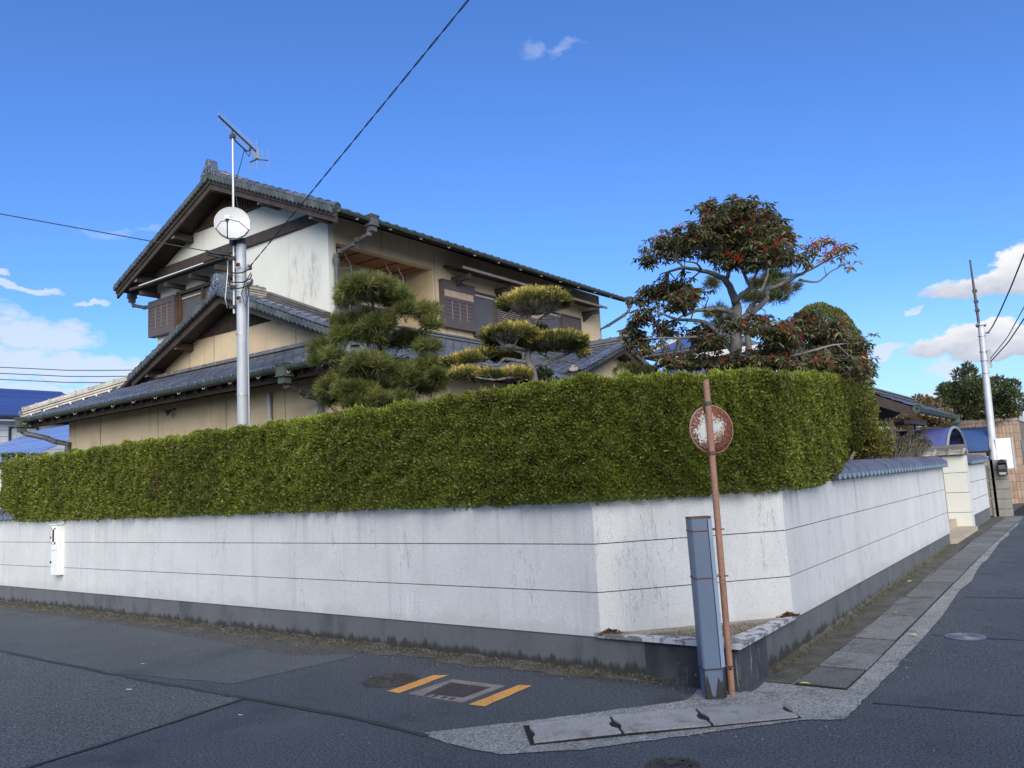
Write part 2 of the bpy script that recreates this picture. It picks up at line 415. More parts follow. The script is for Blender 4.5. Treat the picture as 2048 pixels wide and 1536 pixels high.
m_postblue = mat('post_guard_paint', (.125, .165, .235), .5, .1, 3, .08, 120, .05, 80, .5, stains=[((.10, .125, .17), 9, .60, .12, (1, 1, .5), .45), ((.36, .40, .47), 15, .68, .06, (1, 1, .3), .4)])
m_posttop = mat('post_guard_side', (.33, .41, .51), .5, .1, 4, .08, 120)
m_rustpipe = mat('rusty_pipe', (.34, .18, .125), .8, .2, 6, .3, 110, .3, 120, .3, stains=[((.45, .25, .18), 7, .54, .14, (1, 1, .25), .7), ((.28, .27, .27), 5.5, .60, .08, (1, 1, .22), .8), ((.16, .06, .03), 14, .62, .12, (1, 1, .4), .7)])
m_box = mat('meter_box_enamel', (.78, .78, .75), .5, .05, 4, 0, 90, 0, None, .5, stains=[((.45, .25, .10), 16, .69, .08, (1, 1, .4), .7)])
m_rust = mat('rust', (.13, .075, .05), .85, .3, 12, .3, 120)
m_iron = mat('cast_iron', (.055, .050, .048), .6, .3, 6, .3, 120, .3, 120, .4, .3)
m_iron_pale = mat('worn_cast_iron', (.16, .175, .20), .5, .3, 8, .3, 120, .2, 120, .5, .4)
m_hatch = mat('brown_iron', (.050, .042, .045), .7, .25, 7, .3, 110, .4, 120, .4)
m_hatch_rim = mat('hatch_rim_concrete', (.21, .185, .17), .85, .25, 6, .3, 100, .3, 110, .3)
m_orange = mat('orange_road_paint', (.62, .30, .085), .75, .12, 6, .2, 130, .3, 150, .3, stains=[((.30, .17, .07), 45, .60, .08, (1, 1, 1), .6), ((.07, .075, .08), 24, .63, .05, (1, 1, 1), .85)])
m_whitepaint = mat('white_speck_paint', (.6, .6, .6), .8)
m_leaf_yellow = mat('yellow_leaf', (.62, .55, .16), .6)
m_bark = mat('bark', (.20, .19, .175), .9, .3, 9, .3, 50, .8, 40, .2, stains=[((.09, .085, .075), 12, .5, .2, (1, 1, .4), .7)])
m_bark_dark = mat('dark_bark', (.13, .115, .10), .9, .3, 12, .3, 50, .8, 50, .2)
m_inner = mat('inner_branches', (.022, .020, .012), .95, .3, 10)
m_leaf = foliage('leaves', .40, .5, .4)
m_needle = foliage('needles', .28, .55, .3)
m_berry = mat('red_berries', (.34, .028, .018), .35, .2, 30, 0, 90, 0, None, .5)
m_purple = mat('purple_polycarbonate', (.085, .10, .28), .18, .1, 1.5, 0, 90, 0, None, .8)
m_bluepoly = mat('blue_polycarbonate', (.045, .085, .20), .15, .1, 1.5, 0, 90, 0, None, .8)
m_bluegrey = mat('canopy_frame', (.22, .24, .27), .4, .1, 3)
m_blacktrim = mat('black_trim', (.02, .02, .022), .45, .1, 4)
m_wtile = mat('brown_wall_tile', (.34, .24, .18), .6, .15, 4, .1, 60, 0, None, .4, rnd=.18)
m_grout = mat('grout', (.16, .12, .10), .9, .1, 5)
m_blueroof = mat('blue_roof', (.035, .062, .205), .45, .1, 2, 0, 90, 0, None, .5, rnd=.1)
m_blueroof_pale = mat('pale_blue_roof', (.13, .21, .44), .4, .1, 2, 0, 90, 0, None, .5, rnd=.12)
m_siding = mat('white_siding', (.55, .56, .58), .7, .08, 3)
m_curtain = mat('window_glass_curtain', (.40, .47, .47), .3, .2, 6, 0, 90, 0, None, .6)
m_solar = mat('solar_glass', (.06, .085, .22), .15, .1, 3, 0, 90, 0, None, .7)
m_stepstone = mat('step_stone', (.40, .335, .25), .8, .15, 5, .15, 90)
m_block = mat('concrete_block', (.23, .22, .20), .9, .2, 5, .3, 80, .4, 90)
m_print = mat('grey_print', (.22, .22, .22), .6, .1, 3)

# ================================================================== SETTING
def gz(y): return min(max((y-7)*.014, 0.), .12)
def sheet(pts, z, jag=0., step=.12):
    """flat polygon at height z above the ground; jag breaks up its edge"""
    P = []
    for i, a in enumerate(pts):
        b = pts[(i+1) % len(pts)]
        L = math.hypot(b[0]-a[0], b[1]-a[1]); n = max(1, int(L/step)) if jag else 1
        for k in range(n):
            t = k/n
            P.append((a[0]+(b[0]-a[0])*t+random.uniform(-jag, jag), a[1]+(b[1]-a[1])*t+random.uniform(-jag, jag), z))
    return MB().add(P, [tuple(range(len(P)))])
def strip(path, w, z, wob=0.):
    mb = MB(); L = []; Rr = []
    for i, p in enumerate(path):
        a = path[max(i-1, 0)]; b = path[min(i+1, len(path)-1)]
        d = Vector((b[0]-a[0], b[1]-a[1])).normalized(); n = Vector((-d.y, d.x)); ww = w/2*(1+random.uniform(-wob, wob))
        zz = z+gz(p[1])
        L.append((p[0]+n.x*ww, p[1]+n.y*ww, zz)); Rr.append((p[0]-n.x*ww, p[1]-n.y*ww, zz))
    for i in range(len(path)-1): mb.quad(Rr[i], Rr[i+1], L[i+1], L[i])
    return mb
def line_pts(pts, step=.25, wob=0.):
    out = []
    for i in range(len(pts)-1):
        a, b = pts[i], pts[i+1]; n = max(1, int(math.hypot(b[0]-a[0], b[1]-a[1])/step))
        for k in range(n): out.append((a[0]+(b[0]-a[0])*k/n+random.uniform(-wob, wob), a[1]+(b[1]-a[1])*k/n+random.uniform(-wob, wob)))
    return out+[pts[-1]]

struct('ground', MB().quad((-900, -900, -.06), (900, -900, -.06), (900, 900, -.06), (-900, 900, -.06)), m_soil)
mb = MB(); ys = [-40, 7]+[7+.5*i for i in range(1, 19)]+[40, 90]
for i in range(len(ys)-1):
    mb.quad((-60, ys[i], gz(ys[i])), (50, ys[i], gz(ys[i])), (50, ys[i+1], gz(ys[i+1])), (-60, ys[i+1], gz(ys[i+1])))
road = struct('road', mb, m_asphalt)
struct('old_road_surface', sheet([(-40, 4.15), (-10.4, 4.08), (-5.74, 4.04), (-5.61, 2.4), (-5.4, -6), (-40, -6)], .0035), m_asphalt_old, road)
struct('faded_road_strip', sheet([(-40, 5.95), (-40, 4.19), (-10.4, 4.12), (-7.9, 4.06), (-6.3, 4.3), (-6.1, 5.5), (-6.4, 6.0)], .0028, .015, .3), m_asphalt_mid, road)
struct('worn_road_edge', sheet([(-40, 6.6), (-40, 5.9), (-14, 5.78), (-10.9, 5.72), (-8.5, 5.50), (-6.72, 5.31), (-6.25, 5.62), (-6.0, 6.0)], .004, .02, .3), m_asphalt_verge, road)
struct('road_seam', strip(line_pts([(-16, 4.12), (-10.37, 4.09), (-7.9, 4.02), (-5.74, 4.04), (-4.7, 4.06), (-3.72, 3.98)], .2, .012), .05, .0065, .35), m_seam, road)
struct('road_seam', strip(line_pts([(-5.74, 4.02), (-5.66, 3.2), (-5.61, 2.38), (-5.45, .2)], .2, .008), .035, .0067, .4), m_seam, road)
for pts in ([(-1.46, 5.86), (-.2, 5.98), (3, 6.3)], [(-1.44, 8.22), (-1.36, 8.22)], [(-1.0, 8.2), (.2, 8.3), (3, 8.6)], [(-1.45, 10.3), (1, 10.6), (3, 10.9)]):
    struct('road_seam', strip(line_pts(pts, .25, .006), .022, .005, .4), m_seam, road)

# concrete gutter kerb: round the corner and away along the right-hand wall
mb = sheet([(-3.80, 4.0), (-3.45, 3.915), (-3.08, 3.905), (-2.68, 4.21), (-2.2, 4.76), (-1.74, 5.30), (-1.5, 5.42), (-1.5, 5.95), (-1.48, 7.0), (-2.24, 7.0),
            (-2.24, 5.80), (-2.62, 5.72), (-2.56, 5.42), (-2.95, 4.95), (-3.34, 4.5)], .006, .010, .07)
ys = [7+.75*i for i in range(0, 34)]
edge = lambda y: -1.48-.012*max(y-8, 0)+.018*math.sin(y*2.3)+.012*math.sin(y*5.1)
for a, b in zip(ys, ys[1:]):
    mb.quad((-2.24, a, gz(a)+.006), (edge(a), a, gz(a)+.006), (edge(b), b, gz(b)+.006), (-2.24, b, gz(b)+.006))
kerb = struct('gutter_kerb', mb, m_conc)
mb = MB()
for a, b in zip(ys, ys[1:]): mb.quad((-2.25, a-.9, gz(a-.9)+.010), (-2.035-.01*math.sin(3*a), a-.9, gz(a-.9)+.010), (-2.035-.01*math.sin(3*b), b-.9, gz(b-.9)+.010), (-2.25, b-.9, gz(b-.9)+.010))
struct('gutter_edge', mb, m_conc_dark, kerb)
mb = MB()
for a, b in zip(ys, ys[1:]): mb.quad((-2.03, a-.9, gz(a-.9)+.0095), (-1.655, a-.9, gz(a-.9)+.0095), (-1.655, b-.9, gz(b-.9)+.0095), (-2.03, b-.9, gz(b-.9)+.0095))
mb.add([(-3.275, 4.415, .0095), (-3.005, 4.115, .0095), (-1.735, 5.325, .0095), (-1.985, 5.605, .0095)], [(0, 1, 2, 3)])
struct('gutter_channel', mb, m_dark, kerb)
def slab(P, z, t=.014):
    return MB().prism([(x, y, z-t+gz(y)) for x, y in P], (0, 0, t))
y = 6.125
while y < 22.5:
    L = .57; j = lambda s: random.uniform(-s, s); z = .0135+random.uniform(0, .007); dz = random.uniform(-.003, .003)
    x0, x1 = -2.012+j(.008), -1.664+j(.006)
    P = [(x0, y+.02), (x1, y+.017+j(.010)), (x1, y+L-.016), (x0, y+L-.016+j(.010))]
    part('drain_slab', slab(P, z, .008), m_slab_dark, kerb)
    y += L
gA, gB, gC, gD = Vector((-3.25, 4.43)), Vector((-2.86, 4.82)), Vector((-2.42, 5.21)), Vector((-1.97, 5.58))
hA, hB, hC, hD = Vector((-3.01, 4.145)), Vector((-2.61, 4.55)), Vector((-2.18, 4.93)), Vector((-1.755, 5.325))
for a, b, c, d in ((gA, gB, hB, hA), (gB, gC, hC, hB), (gC, gD, hD, hC)):
    u = (b-a).normalized()*.012; v = (c-b).normalized()
    n1 = lambda p, q, t, k: (p+(q-p)*t)+u*k
    P = [a+u, b-u*.6, n1(b, c, .30, -.7), n1(b, c, .42, -3.2), n1(b, c, .66, -3.4), n1(b, c, .78, -.7), c-u*.6, d+u, n1(a, d, .8, .9), n1(a, d, .62, 2.6), n1(a, d, .45, 2.2), n1(a, d, .28, .8)]
    part('drain_slab', slab([(p.x, p.y) for p in reversed(P)], .021, .012), m_conc_slab, kerb)

def mark(name, pts, m, label, cat, group=None, z=.004):
    return tag(part(name, sheet(pts, z, .004, .1), m), label, cat, group)
mark('road_marking', [(-4.82, 5.25), (-4.81, 4.70), (-4.67, 4.69), (-4.70, 5.31)], m_orange, 'orange painted bar on the asphalt between the round manhole and the square hatch', 'road marking', 'orange bars painted beside the hatch')
mark('road_marking', [(-3.94, 5.28), (-3.95, 4.67), (-3.81, 4.68), (-3.83, 5.31)], m_orange, 'orange painted bar on the asphalt right of the square hatch, nearest the kerb', 'road marking', 'orange bars painted beside the hatch')
def disc_pts(cx, cy, r, z, n=40): return [(cx+r*math.cos(2*math.pi*i/n), cy+r*math.sin(2*math.pi*i/n), z) for i in range(n)]
def manhole(x, y, r, m_r, m_c, label, pat, group='round manhole covers in the road'):
    z = gz(y); t = thing('manhole_cover', label, 'manhole cover', (x, y, z), group)
    T = Matrix.Translation((x, y, z))
    part('rim', MB().lathe(T, [(r, .001), (r, .006), (r*.86, .006), (r*.85, .0035)], 44), m_r, t)
    mb = MB().lathe(T, [(r*.85, .0035), (r*.835, .0065), (.0005, .0065)], 44)
    k = 3 if pat == 'spots' else 6
    for i in range(k):
        q = r*(.78-.72*i/k); mb.lathe(T, [(q, .0065), (q-.003, .0105), (q-.009, .0105), (q-.012, .0065)], 44)
    part('cover_plate', mb, m_c, t)
    mb = MB()
    for i in range(26 if pat == 'spots' else 10):
        a = random.uniform(0, 6.28); q = r*.75*math.sqrt(random.random())
        mb.box(x+q*math.cos(a)-.012, x+q*math.cos(a)+.012, y+q*math.sin(a)-.008, y+q*math.sin(a)+.008, z+.006, z+.0115)
    part('cover_stud', mb, m_c, t, kind='stuff')
manhole(-5.05, 4.97, .235, m_iron, m_iron, 'round brown cast iron manhole cover left of the orange bars', 'spots')
manhole(-1.17, 8.22, .165, m_iron_pale, m_iron_pale, 'round pale ringed manhole cover in the right-hand road beside the drain slabs', 'rings')
manhole(-2.10, 4.19, .15, m_iron, m_iron, 'round dark manhole cover in front of the kerb at the bottom edge', 'spots')
t = thing('hatch_cover', 'square brown iron hatch in a pale concrete rim between two orange bars', 'hatch cover', (-4.3, 4.95, 0))
o1 = [(-4.56, 5.2), (-4.59, 4.71), (-4.03, 4.69), (-4.02, 5.21)]; i1 = [(-4.51, 5.12), (-4.46, 4.755), (-4.10, 4.79), (-4.09, 5.13)]
mb = MB()
for k in range(4):
    a, b, c, d = o1[k], o1[(k+1) % 4], i1[(k+1) % 4], i1[k]; mb.prism([(*p, .001) for p in (a, b, c, d)], (0, 0, .006))
part('hatch_rim', mb, m_hatch_rim, t)
part('hatch_plate', MB().prism([(-4.505, 5.115, .001), (-4.455, 4.76, .001), (-4.105, 4.795, .001), (-4.095, 5.125, .001)], (0, 0, .004)), m_hatch, t)
mb = MB()
for i in range(9):
    for j in range(9):
        x, yy = -4.44+.038*i, 4.82+.034*j; mb.box(x-.008, x+.008, yy-.004, yy+.004, .004, .0085)
part('hatch_tread', mb, m_hatch, t, kind='stuff')
mb = MB()
for x in (-4.43, -4.35, -4.26, -4.18): mb.box(x, x+.035, 4.705, 4.76, .0072, .009)
part('rim_stain', mb, m_hatch, t, kind='stuff')
for (x, y, s, lab) in ((-7.02, 3.77, .05, 'white paint fleck on the old asphalt, nearest the long seam'), (-7.96, 4.42, .035, 'small white paint fleck on the asphalt between seam and wall'),
                  (-5.35, 3.72, .03, 'tiny white paint fleck on dark asphalt right of the seam corner')):
    tag(part('paint_fleck', sheet([(x-s, y), (x-.3*s, y-.3*s), (x+s, y+.1*s), (x+.4*s, y+.35*s)], .0075, .004, .02), m_whitepaint), lab, 'paint fleck', 'white paint flecks on the road')
def fallen(x, y, L, a, label):
    mb = MB(); c, s = math.cos(a), math.sin(a); z = gz(y)+.024
    P = [(-.5, 0, .004), (-.25, .16, .012), (.1, .19, .016), (.5, 0, .006), (.1, -.19, .018), (-.25, -.16, .014), (0, 0, .002)]
    mb.add([(x+L*(c*p-s*q), y+L*(s*p+c*q), z+h*L*8) for p, q, h in P], [(6, 0, 1), (6, 1, 2), (6, 2, 3), (6, 3, 4), (6, 4, 5), (6, 5, 0)])
    tag(part('fallen_leaf', mb, m_leaf_yellow), label, 'leaf', 'yellow leaves fallen by the kerb')
fallen(-1.94, 6.09, .085, .2, 'yellow fallen leaf lying at the near end of the first drain slab')
fallen(-1.56, 8.05, .085, 2.6, 'yellow fallen leaf on the kerb edge opposite the ringed manhole cover')
fallen(-2.13, 11.2, .10, .8, 'yellow fallen leaf near the wall foot, halfway along the right-hand wall')
fallen(-1.9, 9.1, .05, 1.4, 'small yellow leaf scrap on the drain slabs by the right-hand wall')

# ================================================================== GARDEN WALL
KY = .031
LY = lambda x: 5.74+KY*(-2.283-x)
C0 = Vector((-2.283, 5.74)); F1 = Vector((-3.45, LY(-3.45))); F2 = Vector((-2.283, 7.03)); E0 = Vector((-2.283, 15.72)); A0 = Vector((-34, LY(-34)))
def offset(P, d):
    """polyline shifted inward (to the left of its direction) with mitred corners"""
    out = []
    for i, p in enumerate(P):
        ns = []
        if i > 0: t = (P[i]-P[i-1]).normalized(); ns.append(Vector((-t.y, t.x)))
        if i < len(P)-1: t = (P[i+1]-P[i]).normalized(); ns.append(Vector((-t.y, t.x)))
        n = sum(ns, Vector((0, 0))).normalized(); k = d/max(.3, n.dot(ns[0])); out.append(p+n*k)
    return out
def wall_seg(P, Q, z0, z1): return MB().prism([(*P[0], z0), (*P[1], z0), (*Q[1], z0), (*Q[0], z0)], (0, 0, z1-z0))
wall = thing('garden_wall', 'long white rendered garden wall with dark grey plinth turning the street corner under the hedge', 'wall', (-3.0, 6.2, 0))
PL = [A0, F1, F2, E0]; PI = offset(PL, .15); PC = offset(PL, .014); PCi = offset(PL, .148)
BANDS = [(.312, .662), (.670, 1.052), (1.060, 1.430), (1.436, 1.492)]
for i in range(3):
    for z0, z1 in BANDS: part('plaster_band', wall_seg((PL[i], PL[i+1]), (PI[i], PI[i+1]), z0, z1), m_white, wall)
    part('wall_core', wall_seg((PC[i], PC[i+1]), (PCi[i], PCi[i+1]), .305, 1.488), m_plinth_wet, wall)
PP = offset([A0, C0, E0], .010); PPi = offset([A0, C0, E0], .16)
def cut(P, Pi, a, b):
    l = lambda p, q, t: p+(q-p)*t
    return (l(P[0], P[1], a), l(P[0], P[1], b)), (l(Pi[0], Pi[1], a), l(Pi[0], Pi[1], b))
ta = (-3.05+34)/(34-2.283)
a, b = cut(PP[:2], PPi[:2], 0, ta); part('plinth', wall_seg(a, b, -.1, .309), m_plinth, wall)
a, b = cut(PP[:2], PPi[:2], ta, 1); part('corner_plinth', wall_seg(a, b, -.1, .309), m_plinth_wet, wall, label='black stained plinth at the corner')
tb = .06
a, b = cut(PP[1:], PPi[1:], 0, tb); part('corner_plinth', wall_seg(a, b, -.1, .309), m_plinth_wet, wall, label='plinth at the corner with white drip marks')
a, b = cut(PP[1:], PPi[1:], tb, 1); part('plinth', wall_seg(a, b, -.1, .309), m_plinth, wall)
# low triangular ledge in front of the cut corner
G1 = F1+Vector((-.02, .0)); G2 = F2+Vector((0, .03))
RO = [G1+Vector((0, -.018)), C0+Vector((.018, -.018)), G2+Vector((.018, 0))]
RI = [F1+Vector((.40, .055)), C0+Vector((-.15, .18)), F2+Vector((-.09, -.36))]
for k in range(2):
    part('ledge_rim', MB().prism([(*RO[k], .311), (*RO[k+1], .311), (*RI[k+1], .311), (*RI[k], .311)], (0, 0, .035)), m_ledge, wall)
part('ledge_bed', MB().prism([(*F1, .30), (*RI[0], .30), (*RI[1], .30), (*RI[2], .30), (*F2, .30)], (0, 0, .036)), m_gravel_paint, wall)
def pebbles(name, n, pick, smin, smax, cols, m, parent):
    V = np.zeros((n*4, 3, 3)); C = np.zeros((n*4, 3)); base = np.array([[1, 0, -.3], [-.5, .87, -.3], [-.5, -.87, -.3], [0, 0, .75]])
    F = [(0, 1, 3), (1, 2, 3), (2, 0, 3), (0, 2, 1)]
    for i in range(n):
        p = np.array(pick()); s = random.uniform(smin, smax); a = random.uniform(0, 6.28)
        rot = np.array([[math.cos(a), -math.sin(a), 0], [math.sin(a), math.cos(a), 0], [0, 0, 1]])
        q = (base*np.random.default_rng(i).uniform(.6, 1.3, (4, 3))*s)@rot.T+p; col = np.array(random.choice(cols))*random.uniform(.7, 1.3)
        for k, f in enumerate(F): V[i*4+k] = q[list(f)]; C[i*4+k] = col
    return quads(name, V, C, m, parent, 'stuff')
def tri_pick(P, z):
    def f():
        a, b = random.random(), random.random()
        if a+b > 1: a, b = 1-a, 1-b
        p = P[0]+(P[1]-P[0])*a+(P[2]-P[0])*b
        return (p.x, p.y, z)
    return f
pebbles('ledge_gravel', 2600, tri_pick((F1+Vector((.35, .08)), RI[1]+Vector((-.0, .02)), F2+Vector((-.05, -.2))), .338), .006, .013, [(.36, .30, .22), (.26, .22, .17), (.46, .42, .34), (.20, .17, .13)], m_leaf, wall)
# coping tiles
mb = MB(); W = .20
prof = [(-.085, -.055), (-.085, 0), (-.075, .012), (-.02, .045), (.05, .085), (.085, .10), (.20, .10), (.24, .06)]
roll = [(0, .006), (.05, .040), (.16, .046), (.30, .022), (.45, 0), (.75, -.008), (1., -.004)]
for u, h in roll:
    mb.v += [(x, u*W, z+(h if 0 < i < 6 else h*.5)) for i, (x, z) in enumerate(prof)]
k = len(prof)
for i in range(len(roll)-1):
    for j in range(k-1): mb.f.append((i*k+j, i*k+j+1, (i+1)*k+j+1, (i+1)*k+j))
mb.f.append(tuple(range(k))); mb.f.append(tuple(range(len(mb.v)-1, len(mb.v)-1-k, -1)))
me_cope = mesh_of('coping_tile', mb, m_tile_cope, 40)
def cope(p, ang, parent): inst('coping_tile', me_cope, Matrix.Translation((p[0], p[1], 1.497)) @ Matrix.Rotation(ang, 4, 'Z'), parent)
y = 8.6
while y < 15.7:
    # local -x is the front: turn so that it faces +X
    cope((-2.283, y+.2), math.pi, wall); y += .2
x = -15.0
while x > -19.5:
    cope((x, LY(x)), math.pi/2, wall); x -= .2
part('wall_top', MB().prism([(-2.30, 8.2, 1.492), (-2.43, 8.2, 1.492), (-2.43, 15.72, 1.492), (-2.30, 15.72, 1.492)], (0, 0, .05)), m_tile_dark, wall)

# the far side of the gate opening: pier, short wall and steps
gw = thing('gate_wall', 'short white wall with a tiled top and beige end pier beyond the gate opening', 'wall', (-2.4, 20, .1))
for z0, z1 in ((.40, .70), (.712, 1.06), (1.072, 1.42), (1.43, 1.485)):
    part('plaster_band', MB().box(-2.43, -2.283, 18.99, 21.9, z0, z1), m_white, gw)
part('wall_core', MB().box(-2.42, -2.297, 18.98, 21.89, .3, 1.48), m_plinth_wet, gw)
part('plinth', MB().box(-2.43, -2.293, 18.98, 21.89, 0, .395), m_plinth, gw)
for z0, z1 in ((.10, .48), (.49, .88), (.89, 1.28), (1.29, 1.63)): part('pier_block', MB().box(-2.69, -2.275, 18.6, 18.985, z0, z1), m_wall_white, gw)
part('pier_core', MB().box(-2.68, -2.285, 18.61, 18.97, .1, 1.62), m_plinth_wet, gw)
part('return_wall', MB().box(-3.6, -2.70, 18.68, 18.9, .1, 1.62), m_wall_white, gw)
y = 19.0
while y < 21.8: cope((-2.283, y+.2), math.pi, gw); y += .2
mb = MB()
part('cap_base', MB().box(-3.6, -2.262, 18.52, 19.05, 1.635, 1.665), m_tile_dark, gw)
for i in range(5):
    x = -3.60+.268*i
    mb = MB().prism([(x, 18.47, 1.655), (x+.25, 18.47, 1.655), (x+.25, 18.78, 1.74), (x, 18.78, 1.74)], (0, 0, .022))
    mb.tube([(x+.25, 18.46, 1.675), (x+.25, 18.78, 1.765)], .032, 8)
    part('cap_tile', mb, m_tile_ridge, gw)
part('cap_ridge', MB().box(-3.6, -2.25, 18.72, 18.9, 1.74, 1.80), m_tile_dark, gw)
part('cap_ridge_tile', MB().tube([(-3.6, 18.81, 1.815), (-2.24, 18.81, 1.815)], .05, 10), m_tile_dark, gw)
st = thing('gate_steps', 'tan stone steps in the gate opening between the two white walls', 'steps', (-2.6, 17.2, .1))
part('step', MB().box(-2.95, -2.19, 15.75, 18.58, .06, .21), m_stepstone, st)
part('step', MB().box(-3.4, -2.55, 15.75, 18.58, .21, .36), m_stepstone, st)
part('step', MB().box(-4.2, -2.9, 15.75, 18.58, .36, .50), m_stepstone, st)
oh = struct('added_shade_building', MB().box(1.0, 11, -12, -3.4, 0, 6.8), m_wall_beige)  # unseen building added behind the camera to shade the near corner
struct('roof', MB().prism([(.4, -12.6, 6.801), (.4, -2.8, 6.801), (.4, -7.7, 9.0)], (11.2, 0, 0)), m_tile_dark, oh)  # roof of the added building, blocks more of the soft sun
struct('garden_soil', MB().add([(-33.9, LY(-34)+.2, .35), (-3.4, 6.0, .35), (-2.45, 7.1, .35), (-2.45, 15.6, .35), (-4.5, 15.6, .35), (-4.5, 40, .35), (-33.9, 40, .35)], [tuple(range(7))]), m_soil)

# ------------------------------------------------------------------ things at the corner
# blue-grey steel guard
t = thing('post_guard', 'tall blue grey steel post guard with flaking paint standing at the wall corner', 'post', (-2.42, 5.6, 0))
P0 = Vector((-2.425, 5.585, 0)); ux, uy = Vector((.80, .59, 0)), Vector((-.59, .80, 0))
lean = Vector((-.012, .006, 0))
def guard_ring(z, s=1.):
    c = P0+lean*z+Vector((0, 0, z)); a = .083*s; b = .075*s
    return [c+ux*x+uy*y for x, y in ((-a, -b+.012), (-a+.012, -b), (a*.45, -b), (a, -b*.35), (a, b), (-a, b))]
mb = MB(); zs = [0, .19, .205, .55, .8, 1.262]; rings = [guard_ring(z, 1 if z > .2 else .97) for z in zs]
for r in rings: mb.v += [tuple(p) for p in r]
for i in range(len(zs)-1):
    for j in range(6): mb.f.append((i*6+j, i*6+(j+1) % 6, (i+1)*6+(j+1) % 6, (i+1)*6+j))
mb.f.append(tuple(range(30, 36)))
part('guard_body', mb, m_postblue, t)
part('guard_chamfer', MB().prism([P0+lean*z_+Vector((0, 0, z_))+ux*(x_*1.02)+uy*(y_*1.02) for z_, x_, y_ in ((.215, .045, -.074), (.215, .082, -.03), (1.255, .082, -.03), (1.255, .045, -.074))], uy*-.002+ux*.001), m_posttop, t)
part('guard_top_rim', MB().prism([tuple(p) for p in guard_ring(1.263, 1.03)], (0, 0, .010)), m_rust, t)
mb = MB()
for (x, w, h) in ((-.07, .012, .10), (-.03, .02, .07), (.0, .009, .12), (.022, .014, .06)):
    pass
# flaked black foot with an uneven upper edge
V = []; n = 24; rr = guard_ring(0, 1.012); top = []
for i in range(n+1):
    s = i/n*2.9; k = int(s); f = s-k; a = rr[[0, 1, 2, 3][min(k, 3)]]; b = rr[[1, 2, 3, 4][min(k, 3)]]
    p = a+(b-a)*f; V.append(p); h = .10+.07*math.sin(i*.9)+random.uniform(-.03, .04)+(.10 if i < 5 else 0)+(.03 if i > 17 else -.03)
    top.append(p+Vector((0, 0, max(.02, h))))
mb = MB()
for i in range(n): mb.quad(V[i], V[i+1], top[i+1], top[i])
part('bare_foot', mb, m_iron, t)
for z in (1.175, .84, .21):
    c = P0+lean*z; pts = guard_ring(z, 1.035); pp = Vector((-2.33, 5.665, z))
    e1 = pp+ux*.04-uy*.02; e2 = pp+ux*.02+uy*.04
    part('tie_wire', MB().tube([pts[0], pts[1], pts[2], pts[3], e1, e2, pts[4], pts[5], pts[0]], .0045, 5), m_copperwire if z > .5 else m_iron, t)
# leaning rusty pipe with the back of an old round mirror
t = thing('mirror_post', 'leaning rusty steel pipe carrying the rust speckled back of a round traffic mirror', 'traffic mirror', (-2.335, 5.68, 0))
pb, pt = Vector((-2.335, 5.675, -.02)), Vector((-2.315, 5.64, 2.27))
part('pipe', MB().tube([pb, pb.lerp(pt, .33), pb.lerp(pt, .66), pt], .0235, 14), m_rustpipe, t, 50)
part('pipe_cap', MB().tube([pt, pt+Vector((0, 0, .006))], .0245, 14), m_wood_ends, t)
part('bolt_hole', MB().tube([pb+Vector((.018, -.026, .21)), pb+Vector((.012, -.020, .21))], .008, 8), m_dark, t)
mc = pb.lerp(pt, .842)+Vector((-.012, .058, .0)); nrm = Vector((.79, -.61, .02)).normalized()
m_mirror = bpy.data.materials.new('rusted_white_enamel'); m_mirror.use_nodes = True
g = NT(m_mirror.node_tree); b = g.n['Principled BSDF']; tc = g.new('ShaderNodeTexCoord').outputs['Object']
rx, ry, rz_ = g.sep(tc)[:3]
rad = g.m('SQRT', g.m('ADD', g.m('MULTIPLY', rx, rx), g.m('MULTIPLY', ry, ry)))
nn = g.noise(tc, 68, 6, .7); n2 = g.noise(tc, 7, 4, .6)
q = g.m('ADD', g.m('ADD', nn, g.m('MULTIPLY', n2, .45)), g.m('ADD', g.m('MULTIPLY', g.ramp(rad, .06, .18), .22), g.m('MULTIPLY', rx, .55)))
cw = g.mix(g.ramp(g.m('ADD', n2, g.m('MULTIPLY', rx, 1.2)), .42, .7), (.50, .525, .50), (.40, .34, .22))
cr = g.mix(g.ramp(g.noise(tc, 60, 4, .6), .35, .65), (.085, .022, .012), (.19, .065, .03))
g.l.new(g.mix(g.ramp(q, .76, .825), cw, cr), b.inputs['Base Color']); b.inputs['Roughness'].default_value = .75
mb = MB().lathe(Matrix.Identity(4), [(.0005, .030), (.08, .029), (.14, .024), (.168, .014), (.176, .004), (.176, -.012), (.165, -.02), (.0005, -.03)], 48)
o = part('mirror_back', mb, m_mirror, t, 40)
xa = Vector((.8, .6, 0)); xa = (xa-nrm*xa.dot(nrm)).normalized(); ya = nrm.cross(xa)
o.matrix_basis = frame(mc, xa, ya, nrm)
o = part('mirror_rim', MB().ring(Matrix.Identity(4), .177, .007, 48, 6), m_rustpipe, t, True); o.matrix_basis = frame(mc, xa, ya, nrm)
for k, mm in ((.925, m_copper), (.765, m_rust)):
    c = pb.lerp(pt, k); part('clamp', MB().tube([c+Vector((0, 0, -.013)), c+Vector((0, 0, .013))], .029, 12), mm, t)
